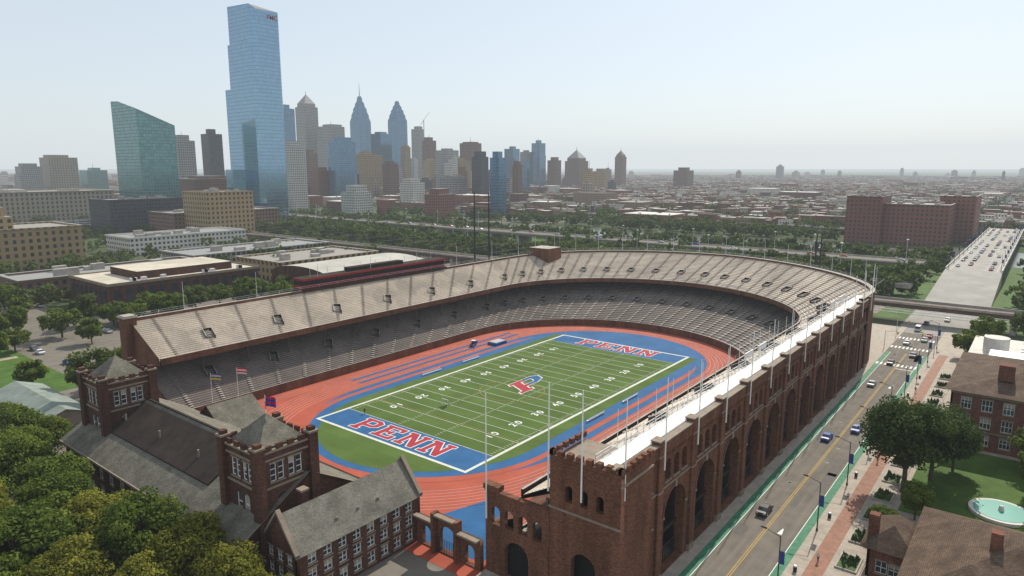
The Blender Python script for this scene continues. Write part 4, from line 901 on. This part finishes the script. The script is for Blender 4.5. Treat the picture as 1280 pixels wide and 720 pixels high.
# ---------------------------------------------------------------- lamps, signals, flags, people
def lampmesh():
    b=MB(); b.cyl(0,0,0,.5,.2,.16); b.cyl(0,0,.5,9,.11,.07); b.tube((0,0,8.8),(0,2.2,9.5),.06,.04); b.tube((0,2.1,9.48),(0,2.9,9.52),.16,.1,6); b.box(-.03,.03,-.75,-.1,4.6,6.6,1); b.tube((0,0,6.6),(0,-.8,6.6),.03,.03); b.tube((0,0,4.6),(0,-.8,4.6),.03,.03)
    o=b.obj('lampm',[BLACKM,mat('banner_blue',(.03,.06,.25))]); me=o.data; bpy.data.objects.remove(o); return me
LM=lampmesh()
for k in range(9):
    o=bpy.data.objects.new('street_lamp',LM); o.location=(-57+k*22,-88.3,.13); col.objects.link(o)
for k in range(12):
    for y,rz in ((-97,0),(-73,pi)):
        o=bpy.data.objects.new('street_lamp',LM); o.location=(295+k*27,y,7); o.rotation_euler[2]=rz; col.objects.link(o)
for x,y in ((110,-88.5),(130,-74),(108,-73.8)):
    b=MB(); b.cyl(0,0,0,6.5,.12,.08); b.tube((0,0,6.2),(0,5 if y<-80 else -5,6.5),.07,.05); b.box(-.2,.2,(3.6 if y<-80 else -4),(4 if y<-80 else -3.6),5.5,6.5,1); b.obj('traffic_signal',[STEEL,mat('signal_yellow',(.5,.35,.03))],loc=(x,y,.1))
for k in range(7):
    b=MB(); b.cyl(0,0,0,.9,.28,.3,12,0); b.cyl(0,0,.9,1.05,.33,.2,12,1); b.obj('litter_bin',[BLACKM,STEEL],loc=(-50+k*21,-88.9,.13))
def flag(x,y,z0,z1,c1,c2,name,w=2.6):
    b=MB(); b.cyl(x,y,z0,z1,.08,.04); n_=8
    for i in range(n_):
        for j in range(4):
            def f(a,h): return (x+a*.75*w/n_,y-a*.5*w/n_+.18*math.sin(a*1.3),z1-.2-h*.4-.02*a*a*.3)
            b.face([f(i,j),f(i+1,j),f(i+1,j+1),f(i,j+1)],1 if (j%2==0) else 2)
    b.obj(name,[WHITE,mat(name+'_a',c1),mat(name+'_b',c2)])
flag(-63,48,0,11,(.5,.02,.03),(.6,.6,.6),'american_flag'); flag(-69,50,0,10.5,(.02,.1,.4),(.6,.5,.05),'state_flag'); flag(-98.5,-23.2,25,28,(.4,.02,.05),(.03,.05,.3),'university_flag',1.6)
for b_,d_,h in ((-55,330,51),(-34,332,50),(448,300,34),(455,303,34)):
    x,y=cam_xy(b_,d_); b=MB(); b.cyl(x,y,0,h,.55,.25,mi=0)
    for z in (h-2,h-5,h-8): b.tube((x-2,y+1.6,z),(x+2,y-1.6,z),.15,.15)
    b.obj('transmission_pole',[BLACKM])
for k in range(26):
    b=MB(); x=random.uniform(230,350); y=-50+k*26; b.cyl(x,y,0,20,.18,.1); b.box(x-.6,x+.6,y-.6,y+.6,20,20.5); b.obj('highway_light_pole',[STEEL])
SKIN=mat('skin',(.45,.27,.19)); HAIR=mat('hair',(.03,.02,.015))
def person(x,y,z,shirt,pants,rz=0,walk=.25):
    J=[(0,0,.95),(0,0,1.2),(0,0,1.42),(0,0,1.52),(0,0,1.68),( 0,.1,.92),(walk*.4,.11,.5),(walk*.5-.05,.11,.06),(walk*.5+.12,.11,.04),(0,-.1,.92),(-walk*.2,-.11,.5),(-walk*.8,-.11,.08),(-walk*.8+.15,-.11,.04),(0,.19,1.4),(-walk*.4,.24,1.12),(-walk*.1,.24,.86),(0,-.19,1.4),(walk*.4,-.24,1.12),(walk*.8,-.22,.9)]
    E=[(0,1),(1,2),(2,3),(3,4),(0,5),(5,6),(6,7),(7,8),(0,9),(9,10),(10,11),(11,12),(2,13),(13,14),(14,15),(2,16),(16,17),(17,18)]
    rr=[.15,.14,.15,.06,.1,.1,.065,.045,.045,.1,.065,.045,.045,.07,.045,.035,.07,.045,.035]
    me=bpy.data.meshes.new('person'); me.from_pydata(J,E,[]); o=bpy.data.objects.new('person',me); col.objects.link(o)
    o.modifiers.new('s','SKIN')
    for i,v in enumerate(me.skin_vertices[0].data): v.radius=(rr[i],rr[i]); v.use_root=(i==0)
    o.modifiers.new('u','SUBSURF').levels=1; dg=bpy.context.evaluated_depsgraph_get(); m2=bpy.data.meshes.new_from_object(o.evaluated_get(dg)); o.modifiers.clear(); o.data=m2
    m2.materials.clear()
    for m in (mat('shirt',shirt),mat('trousers',pants),SKIN,HAIR): m2.materials.append(m)
    for p in m2.polygons: zc=p.center.z; p.material_index=1 if zc<.98 else (3 if zc>1.7 else (2 if zc>1.48 or (abs(p.center.y)>.18 and zc<1.15) else 0)); p.use_smooth=True
    o.location=(x,y,z); o.rotation_euler[2]=rz
for x,y,z,s,p_,r_ in [(-46,18,.1,(.02,.02,.03),(.02,.02,.03),0),(-20,-90,.13,(.5,.5,.5),(.03,.04,.1),0),(2,-91,.13,(.4,.05,.05),(.05,.05,.05),3),(30,-90,.13,(.05,.1,.3),(.1,.09,.07),0),(-45,-91,.13,(.6,.6,.55),(.05,.06,.12),3),(60,-90,.13,(.03,.03,.03),(.2,.18,.14),0),(19,38,.05,(.6,.1,.1),(.02,.02,.02),1)]: person(x,y,z,s,p_,r_)
# ---------------------------------------------------------------- atmosphere
q=MB(); q.box(-9000,16000,-12500,12500,-2,500); o=q.obj('emissive_haze',[]); m=bpy.data.materials.new('haze'); m.use_nodes=True; nt=m.node_tree; nt.nodes.clear()
out=nt.nodes.new('ShaderNodeOutputMaterial'); va=nt.nodes.new('ShaderNodeVolumeAbsorption'); va.inputs['Color'].default_value=(0,0,0,1); va.inputs['Density'].default_value=.000105
ve=nt.nodes.new('ShaderNodeEmission'); ve.inputs[0].default_value=(.69,.755,.80,1); ve.inputs[1].default_value=.000105; ad=nt.nodes.new('ShaderNodeAddShader')  # uniform emission stands in for daylight scattered by the haze
nt.links.new(va.outputs[0],ad.inputs[0]); nt.links.new(ve.outputs[0],ad.inputs[1]); nt.links.new(ad.outputs[0],out.inputs['Volume']); o.data.materials.append(m)
EL=43; AZ=R(6)
w=bpy.data.worlds.new('World'); bpy.context.scene.world=w; w.use_nodes=True; nt=w.node_tree; bg=nt.nodes['Background']; sk=nt.nodes.new('ShaderNodeTexSky'); sk.sky_type='NISHITA'; sk.sun_disc=False
sk.sun_elevation=R(EL); sk.sun_rotation=R(90)-AZ; sk.dust_density=1.0; sk.air_density=1.0; sk.ozone_density=1.5; sk.altitude=50
mx=nt.nodes.new('ShaderNodeMix'); mx.data_type='RGBA'; mx.inputs[0].default_value=.55; mx.inputs[7].default_value=(7.3,7.9,8.3,1)
nt.links.new(sk.outputs[0],mx.inputs[6]); nt.links.new(mx.outputs[2],bg.inputs[0]); bg.inputs[1].default_value=.12
sl=bpy.data.lights.new('sun','SUN'); sl.energy=5; sl.angle=R(.5); sl.color=(1,.93,.80); so=bpy.data.objects.new('sun',sl); col.objects.link(so)
d=Vector((math.cos(AZ)*math.cos(R(EL)),math.sin(AZ)*math.cos(R(EL)),math.sin(R(EL)))); so.rotation_euler=d.to_track_quat('Z','Y').to_euler()
cd=bpy.data.cameras.new('camera'); cd.sensor_width=36; cd.lens=36*853/1280; cd.clip_end=60000; cd.clip_start=1; co=bpy.data.objects.new('camera',cd); col.objects.link(co)
co.location=(-153.5,-114.1,62); co.rotation_euler=(R(90-9.97),0,R(38.1-90)); bpy.context.scene.camera=co
s=bpy.context.scene; s.view_settings.view_transform='Standard'; s.view_settings.look='None'; s.view_settings.exposure=0
